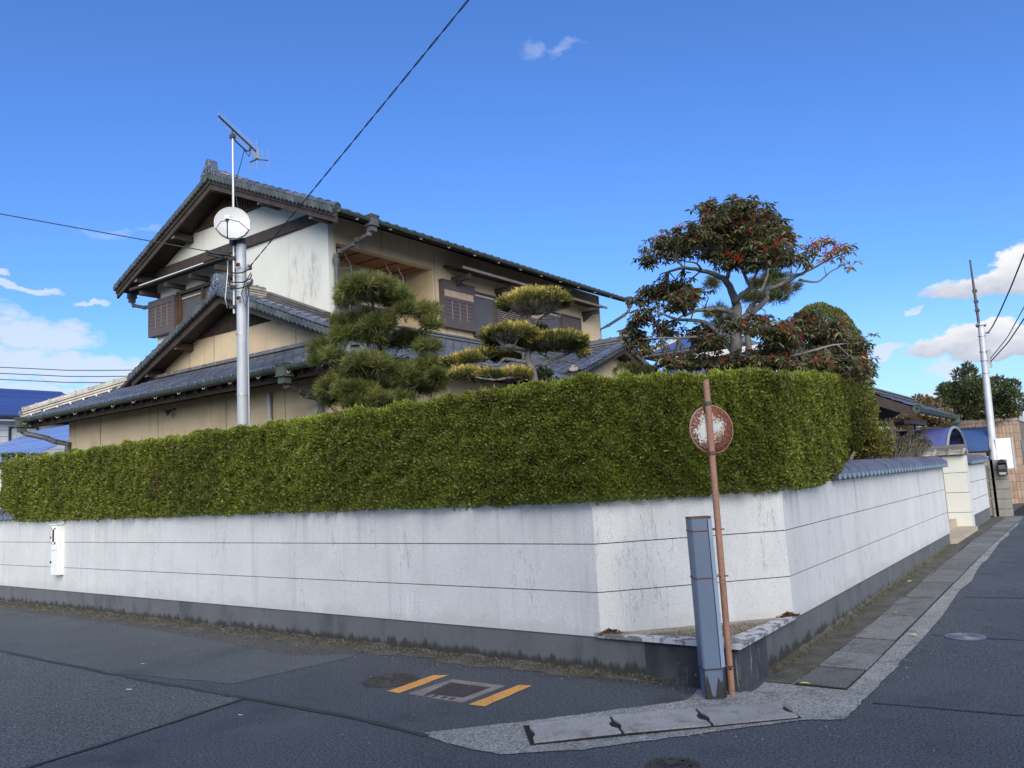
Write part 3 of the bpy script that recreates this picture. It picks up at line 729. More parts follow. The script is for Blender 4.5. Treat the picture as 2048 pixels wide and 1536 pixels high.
# meter box
t = thing('meter_box', 'narrow white enamelled electric meter box on the left part of the white wall', 'meter box', (-13.4, LY(-13.4), .55))
fy = LY(-13.4)
part('back_box', MB().box(-13.50, -13.27, fy-.085, fy+.002, .56, 1.335), m_box, t)
for z0, z1 in ((.945, 1.33), (.565, .935)):
    part('door', MB().box(-13.49, -13.285, fy-.10, fy-.086, z0, z1), m_box, t)
part('meter_window', MB().box(-13.435, -13.365, fy-.106, fy-.101, 1.07, 1.26), m_dark, t)
for a in ((-13.455, -13.436, 1.04, 1.29), (-13.364, -13.345, 1.04, 1.29), (-13.455, -13.345, 1.262, 1.29), (-13.455, -13.345, 1.04, 1.068)):
    part('window_trim', MB().box(a[0], a[1], fy-.112, fy-.1005, a[2], a[3]), m_box, t)
for z in (1.12, .74): part('latch', MB().box(-13.488, -13.468, fy-.115, fy-.1005, z, z+.035), m_iron, t)
part('hood', MB().box(-13.52, -13.25, fy-.115, fy+.001, 1.336, 1.35), m_box, t)
# verge of moss, grit and dry weeds along the foot of the wall
def verge(name, p0, p1, n, w0, h0):
    mb = MB(); p0, p1 = Vector(p0), Vector(p1); d = (p1-p0).normalized(); nn = Vector((d.y, -d.x))
    rows = 5
    for i in range(n+1):
        c = p0.lerp(p1, i/n); tp = min(1, (n-i)/12, i/12+.02); w = tp*w0*(1+.35*math.sin(i*.71)+.25*math.sin(i*1.93+1)); zb = gz(c.y)
        for j in range(rows):
            t = j/(rows-1); q = c+nn*(w*t-.02)
            mb.v.append((q.x, q.y, zb+tp*h0*(1-t)**1.3*(1+.4*math.sin(i*1.3+j))+random.uniform(0, .012)*(1-t)+.003))
    for i in range(n):
        for j in range(rows-1): mb.f.append((i*rows+j, i*rows+j+1, (i+1)*rows+j+1, (i+1)*rows+j))
    return struct(name, mb, m_conc_dark, None, True)
verge('verge', (-34, LY(-34)-.0), (-2.7, LY(-2.7)), 240, .15, .045)
verge('verge', (-2.283, 6.3), (-2.283, 15.7), 110, .07, .05)
def weeds(name, n, pick, lmin, lmax, cols, spread=.8, wid=.10):
    P = np.array([pick() for _ in range(n)]); L = RNG.uniform(lmin, lmax, n)
    D = np.stack([RNG.normal(0, spread, n), RNG.normal(0, spread, n), RNG.uniform(.5, 1.2, n)], 1); D /= np.linalg.norm(D, axis=1)[:, None]
    return blades(name, P, D, L, L*wid, np.array(cols)[RNG.integers(0, len(cols), n)]*RNG.uniform(.7, 1.3, (n, 1)), m_leaf, None, 'stuff')
def blades(name, P, D, L, W, C, m, parent=None, kind=None, bend=.12, tipk=None, side=None):
    n = len(P)
    if side is None: side = RNG.normal(0, 1, (n, 3))
    S = np.cross(D, side); S /= np.linalg.norm(S, axis=1)[:, None]+1e-9
    N = np.cross(S, D)
    V = np.empty((n, 4, 3)); mid = P+D*(L*.5)[:, None]+N*(L*bend)[:, None]
    V[:, 0] = P; V[:, 1] = mid+S*(W*.5)[:, None]; V[:, 2] = P+D*L[:, None]; V[:, 3] = mid-S*(W*.5)[:, None]
    CC = C if tipk is None else np.stack([C*.8, C, C*tipk, C], 1)
    return quads(name, V, np.clip(CC, 0, 1), m, parent, kind)
def pick_left():
    x = -2.75-(random.random()**1.0)*16
    y = LY(x)-.02-abs(random.gauss(0, .075))
    return (x, y, .012+.045*max(0, 1-(LY(x)-y)/.2))
weeds('dry_weeds', 9000, pick_left, .010, .032, [(.16, .14, .085), (.12, .115, .065), (.22, .20, .155), (.09, .095, .05), (.17, .105, .055), (.25, .235, .20)], 1.2, .28)
def pick_grit():
    k = random.random()
    if k < .35: x = -2.9-random.random()*12; return (x, LY(x)-.16-abs(random.gauss(0, .22)), .007)
    if k < .6:
        y = 5.6+random.random()*9; return (-1.47+random.gauss(0, .07)-.012*max(y-8, 0), y, gz(y)+.008)
    if k < .8:
        t_ = random.random(); return (-3.7+2.2*t_+random.gauss(0, .15), 3.95+1.4*t_+random.gauss(0, .15), .009)
    return (random.uniform(-9, 0), random.uniform(2.6, 5.6), .007)
pebbles('road_grit', 900, pick_grit, .003, .009, [(.20, .19, .18), (.12, .12, .12), (.28, .27, .25), (.16, .11, .07), (.30, .25, .10)], m_leaf, None)
def pick_right():
    y = 6.4+random.random()**1.2*9; x = -2.283+.012+abs(random.gauss(0, .03))
    return (x, y, gz(y)+.02)
weeds('dry_weeds', 3000, pick_right, .015, .045, [(.18, .16, .09), (.12, .12, .06), (.22, .20, .13)], .8, .12)
def pick_lit(c, r):
    def f():
        a = random.gauss(0, r); b = abs(random.gauss(0, .03)); d = (F2-F1).normalized(); n = Vector((d.y, -d.x))
        p = c+d*a+n*b; return (p.x, p.y, .337+random.uniform(0, .03)*max(0, 1-abs(a)/(2*r)))
    return f
dd = (F2-F1).normalized()
weeds('leaf_litter', 700, pick_lit(F1+dd*.07, .045), .012, .03, [(.17, .075, .03), (.24, .13, .06), (.10, .05, .025), (.33, .27, .2)], 1.2, .5)
weeds('leaf_litter', 500, pick_lit(F2-dd*.05, .035), .012, .03, [(.17, .075, .03), (.22, .12, .06), (.10, .05, .025)], 1.2, .5)

# ================================================================== HOUSE
house = thing('house', 'two storey house with beige plaster walls and dark grey tiled gable roofs', 'house', (-14, 15, .3))
XW, XB, YW, YE = -11.98, -18.25, 10.5, 21.2
RX, SU, ZU = -15.1, .437, 6.9
under = lambda x: ZU-.13+SU*min(x+19.1, -11.1-x)
# --- tiles shared by all roofs
def tile_mesh():
    pr = [(0, .016), (.035, .004), (.10, -.003), (.165, .002), (.20, .017), (.232, .034), (.260, .026), (.283, .006)]
    mb = MB(); k = len(pr)
    for (y, z) in ((0, .024), (.29, .002)): mb.v += [(x, y, h+z) for x, h in pr]
    mb.v += [(x, 0, h+.024-.022) for x, h in pr]
    for i in range(k-1):
        mb.f.append((i, i+1, k+i+1, k+i)); mb.f.append((2*k+i, 2*k+i+1, i+1, i))
    return mb
TILE_MB = tile_mesh()
me_tile = mesh_of('roof_tile', TILE_MB, m_tile, 45)
def cap_mesh(r=.080, L=.27, n=7):
    mb = MB(); rings = [(0, r+.004), (.034, r+.004), (.036, r-.012), (L, r-.014)]
    for y, q in rings: mb.v += [(q*math.cos(math.pi*i/n), y, q*math.sin(math.pi*i/n)) for i in range(n+1)]
    m = n+1
    for i in range(len(rings)-1):
        for j in range(n): mb.f.append((i*m+j, (i+1)*m+j, (i+1)*m+j+1, i*m+j+1))
    mb.f.append(tuple(range(m)))
    return mb
me_cap = mesh_of('verge_tile', cap_mesh(), m_tile, 50)
me_cap_ridge = mesh_of('ridge_tile', cap_mesh(.085, .30), m_tile_dark, 50)
me_cap_hip = mesh_of('hip_tile', cap_mesh(.085, .30), m_tile_ridge, 50)
me_edge = mesh_of('edge_tile', MB().prism([(-.022, 0, -.105), (-.022, 0, .004), (-.022, .15, .034), (-.022, .15, -.055)], (.044, 0, 0)), m_tile_edge)
TILES = []
def tile_field(parent, O, U, V, N, nu, nv, keep, vis=1.):
    O, U, V, N = Vector(O), Vector(U), Vector(V), Vector(N)
    for j in range(nv):
        for i in range(nu):
            p = O+U*(.265*i)+V*(.235*j)
            c = p+U*.13+V*.12
            if not keep(c): continue
            jit = random.uniform(-.003, .003)
            M4 = frame(p+N*jit, U, V, N)
            vd = (CAM-c); d = vd.length
            TILES.append((vis*max(.02, N.dot(vd/d))/d**2 if vis else 0., M4, parent))
def slope_vecs(axis, s):
    c = 1/math.sqrt(1+s*s); k = s*c
    return {'front': ((0, 1, 0), (-c, 0, k), (k, 0, c)), 'back': ((0, -1, 0), (c, 0, k), (-k, 0, c)),
            'south': ((1, 0, 0), (0, c, k), (0, -k, c)), 'north': ((-1, 0, 0), (0, -c, k), (0, k, c))}[axis]
def slope_row(mesh, name, parent, p0, p1, step, up=(0, 0, 1), wob=0., side=0., dz=0.):
    """alike pieces laid one after another from p0 to p1"""
    p0, p1 = Vector(p0), Vector(p1); d = (p1-p0).normalized(); L = (p1-p0).length
    x = d.cross(Vector(up)).normalized(); z = x.cross(d)
    n = int(L/step)
    for i in range(n+1):
        p = p0+d*(step*i)+z*dz+Vector((random.uniform(-wob, wob), random.uniform(-wob, wob), 0))
        inst(name, mesh, frame(p, x, d, z), parent)
def courses(parent, p0, p1, w, n, h, m, name='ridge_course'):
    p0, p1 = Vector(p0), Vector(p1)
    d = (p1-p0).normalized(); up = d.cross(Vector((0, 0, 1))).normalized().cross(d)
    for i in range(n):
        c = up*(h*(i+.5)); ww = w*(1-.12*i)+(.03 if i == n-1 else 0)
        part(name, MB().beam(p0+c, p1+c, ww, h-.02), m, parent)
    if n > 1: part('ridge_bedding', MB().beam(p0+up*(h*n/2), p1+up*(h*n/2), w*.55, h*n), m_grout, parent)
    return up*(h*n)
def oni(parent, p, s, m, ang=0.):
    """ridge end ornament: shouldered plate with scrolls and a boss, facing -Y before turning"""
    T = Matrix.Translation(p) @ Matrix.Rotation(ang, 4, 'Z') @ Matrix.Rotation(math.pi/2, 4, 'X')
    pts = [(-.30, -.10), (-.33, .02), (-.20, .10), (-.17, .28), (-.08, .36), (.08, .36), (.17, .28), (.20, .10), (.33, .02), (.30, -.10), (.12, -.02), (-.12, -.02)]
    mb = MB().prism([T @ Vector((x*s, y*s, -.10*s)) for x, y in pts], (T.to_3x3() @ Vector((0, 0, .17*s))))
    o = lambda x, y, z=.085: T @ Matrix.Translation((x*s, y*s, z*s))
    mb.ring(o(0, .25), .085*s, .032*s, 12, 6); mb.lathe(o(0, .25), [(.05*s, 0), (.04*s, .03*s), (.0005, .04*s)], 10)
    for sg in (-1, 1):
        a0, a1 = (0, 8.5) if sg > 0 else (math.pi, math.pi-8.5)
        mb.ring(o(sg*.13, .09), .10*s, .028*s, 16, 5, a0, a1, .75)
        mb.ring(o(sg*.24, .0), .075*s, .026*s, 14, 5, a0, a1, .75)
        mb.ring(o(sg*.10, .20), .055*s, .022*s, 12, 5, a0, a1, .7)
        mb.ring(o(sg*.30, -.07), .04*s, .02*s, 10, 5, a0, a1, .6)
    mb.lathe(T @ Matrix.Translation((0, .36*s, -.16*s)), [(.075*s, 0), (.085*s, .05*s), (.085*s, .24*s), (.07*s, .27*s), (.0005, .275*s)], 14)
    return part('ridge_end_tile', mb, m, parent, 40)
def gutter(parent, p0, p1, r=.052, m=None, hooks=.75, out=(1, 0, 0)):
    p0, p1 = Vector(p0), Vector(p1); d = (p1-p0).normalized(); L = (p1-p0).length; n = 7
    x = Vector(out); mb = MB(); segs = max(2, int(L/1.2))
    for k, rr in enumerate((r, r*.82)):
        for i in range(segs+1):
            c = p0+d*(L*i/segs)
            mb.v += [tuple(c+x*(rr*math.cos(a))-Vector((0, 0, rr*math.sin(a)))) for a in (math.pi*j/n for j in range(n+1))]
    q = (segs+1)*(n+1)
    for k in (0, 1):
        for i in range(segs):
            for j in range(n): mb.f.append(tuple(k*q+v for v in (i*(n+1)+j, i*(n+1)+j+1, (i+1)*(n+1)+j+1, (i+1)*(n+1)+j)))
    for i in range(segs):
        for j in (0, n): mb.f.append((i*(n+1)+j, (i+1)*(n+1)+j, q+(i+1)*(n+1)+j, q+i*(n+1)+j))
    for i in (0, segs):
        mb.f.append(tuple(i*(n+1)+j for j in range(n+1)))
    g_ = part('gutter', mb, m or m_copper, parent, 50)
    part('gutter_lip', MB().tube([p0+x*r+Vector((0, 0, .004)), p1+x*r+Vector((0, 0, .004))], .009, 6), m or m_copper, g_)
    hk = mesh_of('gutter_hook', MB().tube([(-.6*r, 0, .01), (-.9*r, 0, -.4*r), (-.45*r, 0, -1.12*r), (.1*r, 0, -1.75*r), (.55*r, 0, -1.9*r), (.8*r, 0, -1.35*r)], .008, 4), m_hook)
    k = int(L/hooks)
    for i in range(k): inst('gutter_hook', hk, frame(p0+d*(hooks*(i+.5)), x, d, (0, 0, 1)) if x.cross(d).z > 0 else frame(p0+d*(hooks*(i+.5)), x, -d, (0, 0, 1)), g_)
    return g_
def hopper(parent, p, s=.1, m=None):
    p = Vector(p); mb = MB()
    mb.box(p.x-s*1.25, p.x+s*1.25, p.y-s*1.25, p.y+s*1.25, p.z+.06, p.z+.085); mb.box(p.x-s*1.12, p.x+s*1.12, p.y-s*1.12, p.y+s*1.12, p.z+.03, p.z+.06)
    mb.box(p.x-s, p.x+s, p.y-s, p.y+s, p.z-.11, p.z+.03); mb.box(p.x-s*1.1, p.x+s*1.1, p.y-s*1.1, p.y+s*1.1, p.z-.135, p.z-.112)
    mb.box(p.x-s*.75, p.x+s*.75, p.y-s*.75, p.y+s*.75, p.z-.24, p.z-.135)
    return part('rain_hopper', mb, m or m_pipe, parent)

# --- upper storey
ur = part('upper_roof', MB().prism([(-11.1, 9.9, ZU-.005), (RX, 9.9, ZU+SU*4-.005), (-19.1, 9.9, ZU-.005), (-19.1, 9.9, ZU-.09), (RX, 9.9, ZU+SU*4-.10), (-11.1, 9.9, ZU-.09)], (0, 11.83, 0)), m_wood, house)
U, V, N = slope_vecs('front', SU); tile_field(ur, (-11.08, 9.98, ZU), U, V, N, 44, 18, lambda c: c.y < 21.75)
U, V, N = slope_vecs('back', SU); tile_field(ur, (-19.12, 21.7, ZU), U, V, N, 44, 18, lambda c: c.y > 9.95, .0)
for sx, ex in ((1, -11.1), (-1, -19.1)):
    e = Vector((ex+.02*sx, 9.95, ZU+.03)); r = Vector((RX+.12*sx, 9.95, ZU+SU*3.9+.03))
    slope_row(me_cap, 'verge_tile', ur, e, r, .262, dz=.015)
    slope_row(me_edge, 'edge_tile', ur, e+Vector((0, -.09, -.035)), r+Vector((0, -.09, -.02)), .132)
    b0 = Vector((ex-.0*sx, 9.93, ZU-.19)); b1 = Vector((RX, 9.93, ZU+SU*4-.19))
    part('barge_board', MB().prism([b0+Vector((0, 0, .10)), b1+Vector((0, 0, .10)), b1-Vector((0, 0, .10)), b0-Vector((0, 0, .08))], (0, .05, 0)), m_wood, ur)
    part('barge_batten', MB().prism([b0+Vector((0, -.03, .125)), b1+Vector((0, -.03, .125)), b1+Vector((0, -.03, .03)), b0+Vector((0, -.03, .03))], (0, .029, 0)), m_wood, ur)
    inst('eave_disc', mesh_of('eave_disc', MB().lathe(Matrix.Identity(4), [(.0005, .012), (.03, .012), (.032, .0), (.052, .0), (.056, .016), (.078, .016), (.08, -.03)], 16), m_tile, 40), aim((ex+.03*sx, 9.95, ZU+.035), (sx*.9, -.1, -.4)), ur)
for k in range(-2, 3):
    x = RX+k*1.62; z = under(x)-.11
    o = part('purlin', MB().box(x-.06, x+.06, 9.99, 10.49, z-.08, z+.075), m_wood, ur)
    part('purlin_end', MB().box(x-.062, x+.062, 9.982, 9.989, z-.082, z+.077), m_wood_ends, o)
up_ = courses(ur, (RX, 9.95, ZU+SU*4-.02), (RX, 21.7, ZU+SU*4-.02), .26, 3, .055, m_tile_ridge)
slope_row(me_cap_ridge, 'ridge_tile', ur, (RX, 9.98, ZU+SU*4+.135), (RX, 21.4, ZU+SU*4+.135), .285)
mb = MB()
for i in range(20): mb.box(RX+.132, RX+.145, 10.3+.57*i, 10.34+.57*i, ZU+SU*4, ZU+SU*4+.06)
part('mortar_pad', mb, m_wood_ends, ur, kind='stuff')
oni(ur, (RX, 9.93, ZU+SU*4+.02), .82, m_tile)
# walls: gable end, then the long front with its balcony recess
part('gable_wall', MB().prism([(XB, YW, 4.0), (XW, YW, 4.0), (XW, YW, under(XW)-.002), (RX, YW, under(RX)-.004), (XB, YW, under(XB)-.002)], (0, .15, 0)), m_wall_white, house)
part('back_wall', MB().box(XB, XB+.15, YW+.151, YE, 3.5, under(XB)-.01), m_wall_beige, house)
part('far_gable_wall', MB().prism([(XB, YE+.001, 3.5), (XW-.001, YE+.001, 3.5), (XW-.001, YE+.001, under(XW)-.002), (RX, YE+.001, under(RX)-.004), (XB, YE+.001, under(XB)-.002)], (0, .1, 0)), m_wall_beige, house)
fx0, fx1 = XW-.15, XW
zt = under(XW)+.004
for a in ((YW+.151, 10.70, 4.0, zt), (10.70, 13.60, 6.64, zt), (13.60, YE, 4.0, zt), (10.70, 13.60, 4.0, 5.05)):
    part('front_wall', MB().box(fx0, fx1, *a), m_wall_beige, house)
part('lintel_lip', MB().box(fx0-.02, fx1+.004, 10.70, 13.60, 6.60, 6.639), m_wall_beige, house)
part('balcony_back', MB().box(-13.02, -12.95, 10.66, 13.65, 4.5, 6.64), m_wall_beige, house)
part('balcony_side', MB().box(-12.95, fx0-.002, 13.601, 13.66, 4.5, 6.64), m_wall_beige, house)
part('balcony_side', MB().box(-12.95, fx0-.002, 10.652, 10.70, 4.5, 6.64), m_wall_beige, house)
cl = part('balcony_ceiling', MB().box(-12.95, fx0-.022, 10.70, 13.60, 6.62, 6.66), m_wood_ceil, house)
for i in range(5): part('ceiling_batten', MB().box(-12.94, fx0-.03, 10.95+.58*i, 10.975+.58*i, 6.605, 6.619), m_wood_brown, cl)
part('balcony_floor', MB().box(-12.95, fx0, 10.70, 13.60, 4.5, 4.6), m_wall_beige, house)
w = part('balcony_window', MB().box(-12.949, -12.91, 10.95, 13.30, 4.6, 5.72), m_shutter, house)
for i in range(3): part('pane', MB().box(-12.909, -12.90, 11.02+.77*i, 11.70+.77*i, 4.65, 5.64), m_screen, w)
for yy in (10.98, 11.42, 12.62, 13.0):
    rk = Vector((-12.35, yy, 6.6)); m1 = Vector((0, 0, -1))
    part('laundry_hanger', MB().tube([rk+Vector((.0, -.16, 0)), rk+Vector((.0, -.10, -.12)), rk+Vector((0, 0, -.22)), rk+Vector((0, .02, -.34)), rk+Vector((0, .02, -.62)), rk+Vector((0, -.02, -.68)), rk+Vector((0, -.09, -.67)), rk+Vector((0, -.10, -.58))], .0105, 7), m_pole, house)
mb = MB()
for i in (0, 1): mb.tube([(-12.35, (11.0, 12.64)[i], 6.22), (-12.35, (11.42, 13.0)[i], 6.28)], .009, 6)
part('hanger_bar', mb, m_pole, house)
mb = MB()
for yy, a, b in ((12.0, 6.66, 7.1), (13.66, 4.9, 7.05)): mb.box(XW-.001, XW+.002, yy, yy+.012, a, b)
part('plaster_joint', mb, m_metal_dark, house)
mb = MB()
for xx, a, b in ((-13.22, 5.4, 7.03), (-13.24, 7.26, 7.8), (-16.3, 7.26, 7.8)): mb.box(xx, xx+.012, YW-.002, YW+.001, a, b)
part('plaster_joint', mb, m_wall_beige, house)
part('tie_beam', MB().box(XB-.02, XW+.004, YW-.07, YW-.002, 7.03, 7.255), m_wood, house)
vent = part('gable_vent', MB().prism([(RX-1.36, YW-.012, 7.89), (RX+1.36, YW-.012, 7.89), (RX, YW-.012, under(RX)-.01)], (0, .01, 0)), m_dark, house)
mb = MB(); x = RX-1.33
while x < RX+1.33:
    top = ZU-.14+SU*(4-abs(x-RX))
    if top > 7.93: mb.box(x, x+.034, YW-.045, YW-.013, 7.9, top)
    x += .062
part('vent_slat', mb, m_wood_brown, vent, kind='stuff')
part('vent_sill', MB().box(RX-1.40, RX+1.40, YW-.06, YW-.002, 7.84, 7.89), m_wood, vent)
# shutters and windows
def shutter_case(y0, y1, z0, z1, lat=True):
    sc = part('shutter_case', MB().box(XW-.002, XW+.11, y0, y1, z0, z1), m_shutter, house)
    t, L = XW+.111, y1-y0
    for a in ((y0, y0+.05, z0, z1), (y1-.05, y1, z0, z1), (y0+.05, y1-.05, z1-.2, z1), (y0+.05, y1-.05, z0, z0+.2), (y0+.05, y1-.05, z1-.45, z1-.37)):
        part('case_rail', MB().box(t, t+.018, *a), m_shutter, sc)
    part('case_cap', MB().box(XW, t+.03, y0-.02, y1+.02, z1+.001, z1+.025), m_shutter, sc)
    if lat:
        mb = MB(); mb.box(t, t+.003, y0+.05, y1-.05, z1-.37, z1-.2)
        yy = y0+.05
        k = 0
        while yy < y1-.13:
            for sg in (0, 1):
                a, b = (z1-.365, z1-.205) if sg else (z1-.205, z1-.365)
                mb.beam((t+.006+.003*sg, yy, a), (t+.006+.003*sg, yy+.09, b), .006, .010, (1, 0, 0))
            yy += .045
        part('lattice', mb, m_lattice, sc, kind='stuff')
    pw = (L-.1)/4
    for i in range(4):
        if i: part('case_rail', MB().box(t, t+.014, y0+.05+pw*i-.012, y0+.05+pw*i+.012, z0+.08, z1-.45), m_shutter_pale, sc)
        for j in range(5):
            zz = z0+.2+(z1-z0-.65)/5*j
            part('case_board', MB().prism([(t, y0+.056+pw*i, zz+.004), (t+.010, y0+.056+pw*i, zz+.004), (t+.003, y0+.056+pw*i, zz+(z1-z0-.65)/5-.004), (t, y0+.056+pw*i, zz+(z1-z0-.65)/5-.004)], (0, pw-.012 if i == 3 else pw-.026, 0)), m_shutter, sc)
def screen(y0, y1, z0, z1):
    w = part('window', MB().box(XW-.001, XW+.03, y0, y1, z0, z1), m_screen, house)
    for a in ((y0, y0+.035, z0, z1), (y1-.035, y1, z0, z1), (y0+.035, y1-.035, z0, z0+.04), (y0+.035, y1-.035, z1-.04, z1)):
        part('window_frame', MB().box(XW+.031, XW+.06, *a), m_shutter, w)
    part('blind_rail', MB().box(XW+.031, XW+.05, y0+.036, y1-.036, z1-.12, z1-.07), m_lattice, w)
def louvre(y0, y1, z0, z1):
    w = part('louvre_shutter', MB().box(XW-.001, XW+.035, y0, y1, z0, z1), m_shutter, house)
    for a in ((y0, y0+.04, z0, z1), (y1-.04, y1, z0, z1), (y0+.04, y1-.04, z0, z0+.05), (y0+.04, y1-.04, z1-.05, z1)):
        part('louvre_rail', MB().box(XW+.036, XW+.075, *a), m_shutter, w)
    mb = MB(); zz = z0+.055
    while zz < z1-.09:
        mb.prism([(XW+.036, y0+.041, zz+.036), (XW+.070, y0+.041, zz), (XW+.070, y0+.041, zz+.009), (XW+.036, y0+.041, zz+.045)], (0, y1-y0-.082, 0)); zz += .052
    part('louvre_slat', mb, m_shutter_pale, w, kind='stuff')
shutter_case(13.80, 14.98, 5.25, 6.35)
screen(15.0, 15.88, 5.23, 6.30); louvre(15.90, 16.96, 5.23, 6.30)
shutter_case(16.98, 18.05, 5.25, 6.30)
screen(18.07, 18.96, 5.23, 6.28); louvre(18.98, 20.02, 5.23, 6.28)
part('window_sill', MB().box(XW-.001, XW+.14, 14.99, 20.05, 5.16, 5.222), m_shutter, house)
his = part('window_canopy', MB().prism([(XW-.001, 14.0, 6.75), (XW+.60, 14.0, 6.60), (XW+.60, 14.0, 6.565), (XW-.001, 14.0, 6.70)], (0, 6.65, 0)), m_wood, house)
part('canopy_edge', MB().box(XW+.601, XW+.625, 13.98, 20.67, 6.55, 6.612), m_wood_ends, his)
for yy in (14.25, 15.95, 18.0, 20.2):
    part('canopy_arm', MB().box(XW+.001, XW+.55, yy, yy+.10, 6.38, 6.50), m_wood, his)
    part('canopy_arm', MB().prism([(XW+.02, yy+.02, 6.37), (XW+.32, yy+.02, 6.37), (XW+.02, yy+.02, 6.2)], (0, .06, 0)), m_wood, his)
# gable end window
t0 = YW-.15
sc = part('shutter_case', MB().box(XB-.13, -17.25, t0, YW-.002, 5.58, 6.46), m_shutter, house)
for a in ((XB-.13, XB-.08, 5.58, 6.46), (-17.31, -17.25, 5.58, 6.46), (XB-.08, -17.31, 6.30, 6.46), (XB-.08, -17.31, 5.58, 5.76)):
    part('case_rail', MB().box(a[0], a[1], t0-.02, t0-.001, a[2], a[3]), m_shutter, sc)
for i in range(3):
    xx = XB-.08+.255*(i+1); part('case_rail', MB().box(xx, xx+.02, t0-.014, t0-.001, 5.76, 6.30), m_shutter_pale, sc)
for i in range(4):
    for j in range(6): part('case_board', MB().box(XB-.075+.255*i, XB-.075+.255*i+.23, t0-.008, t0-.001, 5.768+.089*j, 5.845+.089*j), m_shutter, sc)
w = part('window', MB().box(-17.24, -15.0, YW-.05, YW-.002, 5.5, 6.42), m_screen, house)
for xx in (-17.24, -17.14, -16.22, -15.2): part('window_frame', MB().box(xx, xx+.06, YW-.11, YW-.051, 5.5, 6.42), m_wood_brown, w)
part('blind_rail', MB().box(-17.05, -16.3, YW-.08, YW-.052, 6.30, 6.34), m_lattice, w)
part('window_head', MB().box(-17.24, -15.0, YW-.12, YW-.002, 6.425, 6.50), m_wood, w)
his = part('window_canopy', MB().prism([(-18.45, YW-.001, 6.98), (-18.45, 9.93, 6.74), (-18.45, 9.93, 6.71), (-18.45, YW-.001, 6.92)], (3.55, 0, 0)), m_wood, house)
part('canopy_edge', MB().box(-18.05, -15.4, 9.912, 9.929, 6.735, 6.758), m_siding, his)
part('canopy_edge', MB().box(-18.47, -18.055, 9.905, 9.929, 6.70, 6.755), m_wood, his)
for xx in (-18.2, -17.1, -16.1, -15.1):
    part('canopy_arm', MB().box(xx, xx+.09, 10.0, YW-.003, 6.55, 6.66), m_wood, his)
# gutters and downpipes
gutter(house, (-11.035, 9.95, ZU-.03), (-11.035, 21.7, ZU-.03), out=(1, 0, 0), hooks=.9)
gutter(house, (-19.165, 9.95, ZU-.03), (-19.165, 21.7, ZU-.03), out=(-1, 0, 0), hooks=.9)
def downpipe(path, r=.045, sq=None):
    dp = part('downpipe', MB().tube(path, r, 8), m_pipe, house, 50)
    for p in path[1:-1]: part('pipe_joint', MB().tube([Vector(p)-Vector((0, 0, .04)), Vector(p)+Vector((0, 0, .04))], r*1.25, 8), m_pipe, dp)
hopper(house, (-11.06, 10.82, 6.88), .095)
downpipe([(-11.06, 10.82, 6.66), (-11.12, 10.8, 6.60), (-11.42, 10.74, 6.53), (-11.5, 10.72, 6.46), (-11.78, 10.62, 6.36), (-11.87, 10.60, 6.28), (-11.87, 10.60, 4.7)])
part('pipe_collar', MB().lathe(Matrix.Translation((-11.87, 10.6, 6.1)), [(.045, -.04), (.055, 0), (.075, .06), (.08, .12), (.05, .125)], 12), m_pipe, house, 40)
hopper(house, (-11.05, 21.5, 6.9), .085)
downpipe([(-11.05, 21.5, 6.68), (-11.1, 21.5, 6.55), (-11.25, 21.48, 6.45), (-11.75, 21.35, 6.2), (-12.02, 21.28, 6.1), (-12.02, 21.28, 4.6)])
hopper(house, (-19.16, 10.35, 6.84), .085)
downpipe([(-19.16, 10.35, 6.62), (-19.12, 10.38, 6.52), (-18.85, 10.5, 6.44), (-18.35, 10.7, 6.46), (-18.30, 10.8, 6.40), (-18.30, 10.8, 5.0)])

# --- lower roof: hipped skirt with a gable facing the road
XS, XF, YS, ZL, SL = -19.5, -8.6, 8.0, 3.6, .40
XC = (XS+XF)/2
skirt = lambda x: ZL+SL*(XF-x)
mb = MB()
apex = ZL+SL*(XF-XC)
th = .075
mb.prism([(XF, YS, ZL-.004), (XF-1.9, 9.9, ZL+.76-.004), (XS+1.9, 9.9, ZL+.76-.004), (XS, YS, ZL-.004)], (0, 0, -th))
mb.prism([(XF, YS, ZL-.006), (XF, 21.3, ZL-.006), (XW-.1, 21.3, skirt(XW-.1)-.006), (XW-.1, 9.9, skirt(XW-.1)-.006), (XF-1.9, 9.9, ZL+.76-.006)], (0, 0, -th))
mb.prism([(XF-1.3, 9.37, skirt(XF-1.3)-.006), (XF-1.3, 10.5, skirt(XF-1.3)-.006), (XC, 10.5, apex-.006), (XC, 9.37, apex-.006)], (0, 0, -th))
mb.prism([(XS+1.3, 9.37, ZL+.52-.006), (XC, 9.37, apex-.006), (XC, 10.5, apex-.006), (XS+1.3, 10.5, ZL+.52-.006)], (0, 0, -th))
mb.prism([(XS, YS, ZL-.006), (XS+1.9, 9.9, ZL+.76-.006), (XS+1.9, 21, ZL+.76-.006), (XS, 21, ZL-.006)], (0, 0, -th))
lr = part('lower_roof', mb, m_wood, house)
U, V, N = slope_vecs('front', SL)
tile_field(lr, (XF+.03, YS+.02, ZL), U, V, N, 50, 25, lambda c: c.y < 21.3 and ((XF-c.x) < c.y-YS-.02 or (c.y > 9.45 and XF-c.x > 1.35)) and ((XF-c.x) < 3.36 or (c.y < 10.42 and XF-c.x < 5.35)))
U, V, N = slope_vecs('back', SL)
tile_field(lr, (XS-.03, 13.0, ZL), U, V, N, 19, 25, lambda c: ((c.x-XS) < c.y-YS-.02 or (c.y > 9.45 and c.x-XS > 1.35)) and (c.x-XS) < (5.35 if c.y < 10.42 else 1.9), .0)
U, V, N = slope_vecs('south', SL)
tile_field(lr, (XS, YS-.03, ZL), U, V, N, 42, 8, lambda c: c.y < 9.86 and c.x-XS > c.y-YS and XF-c.x > c.y-YS, 3.)
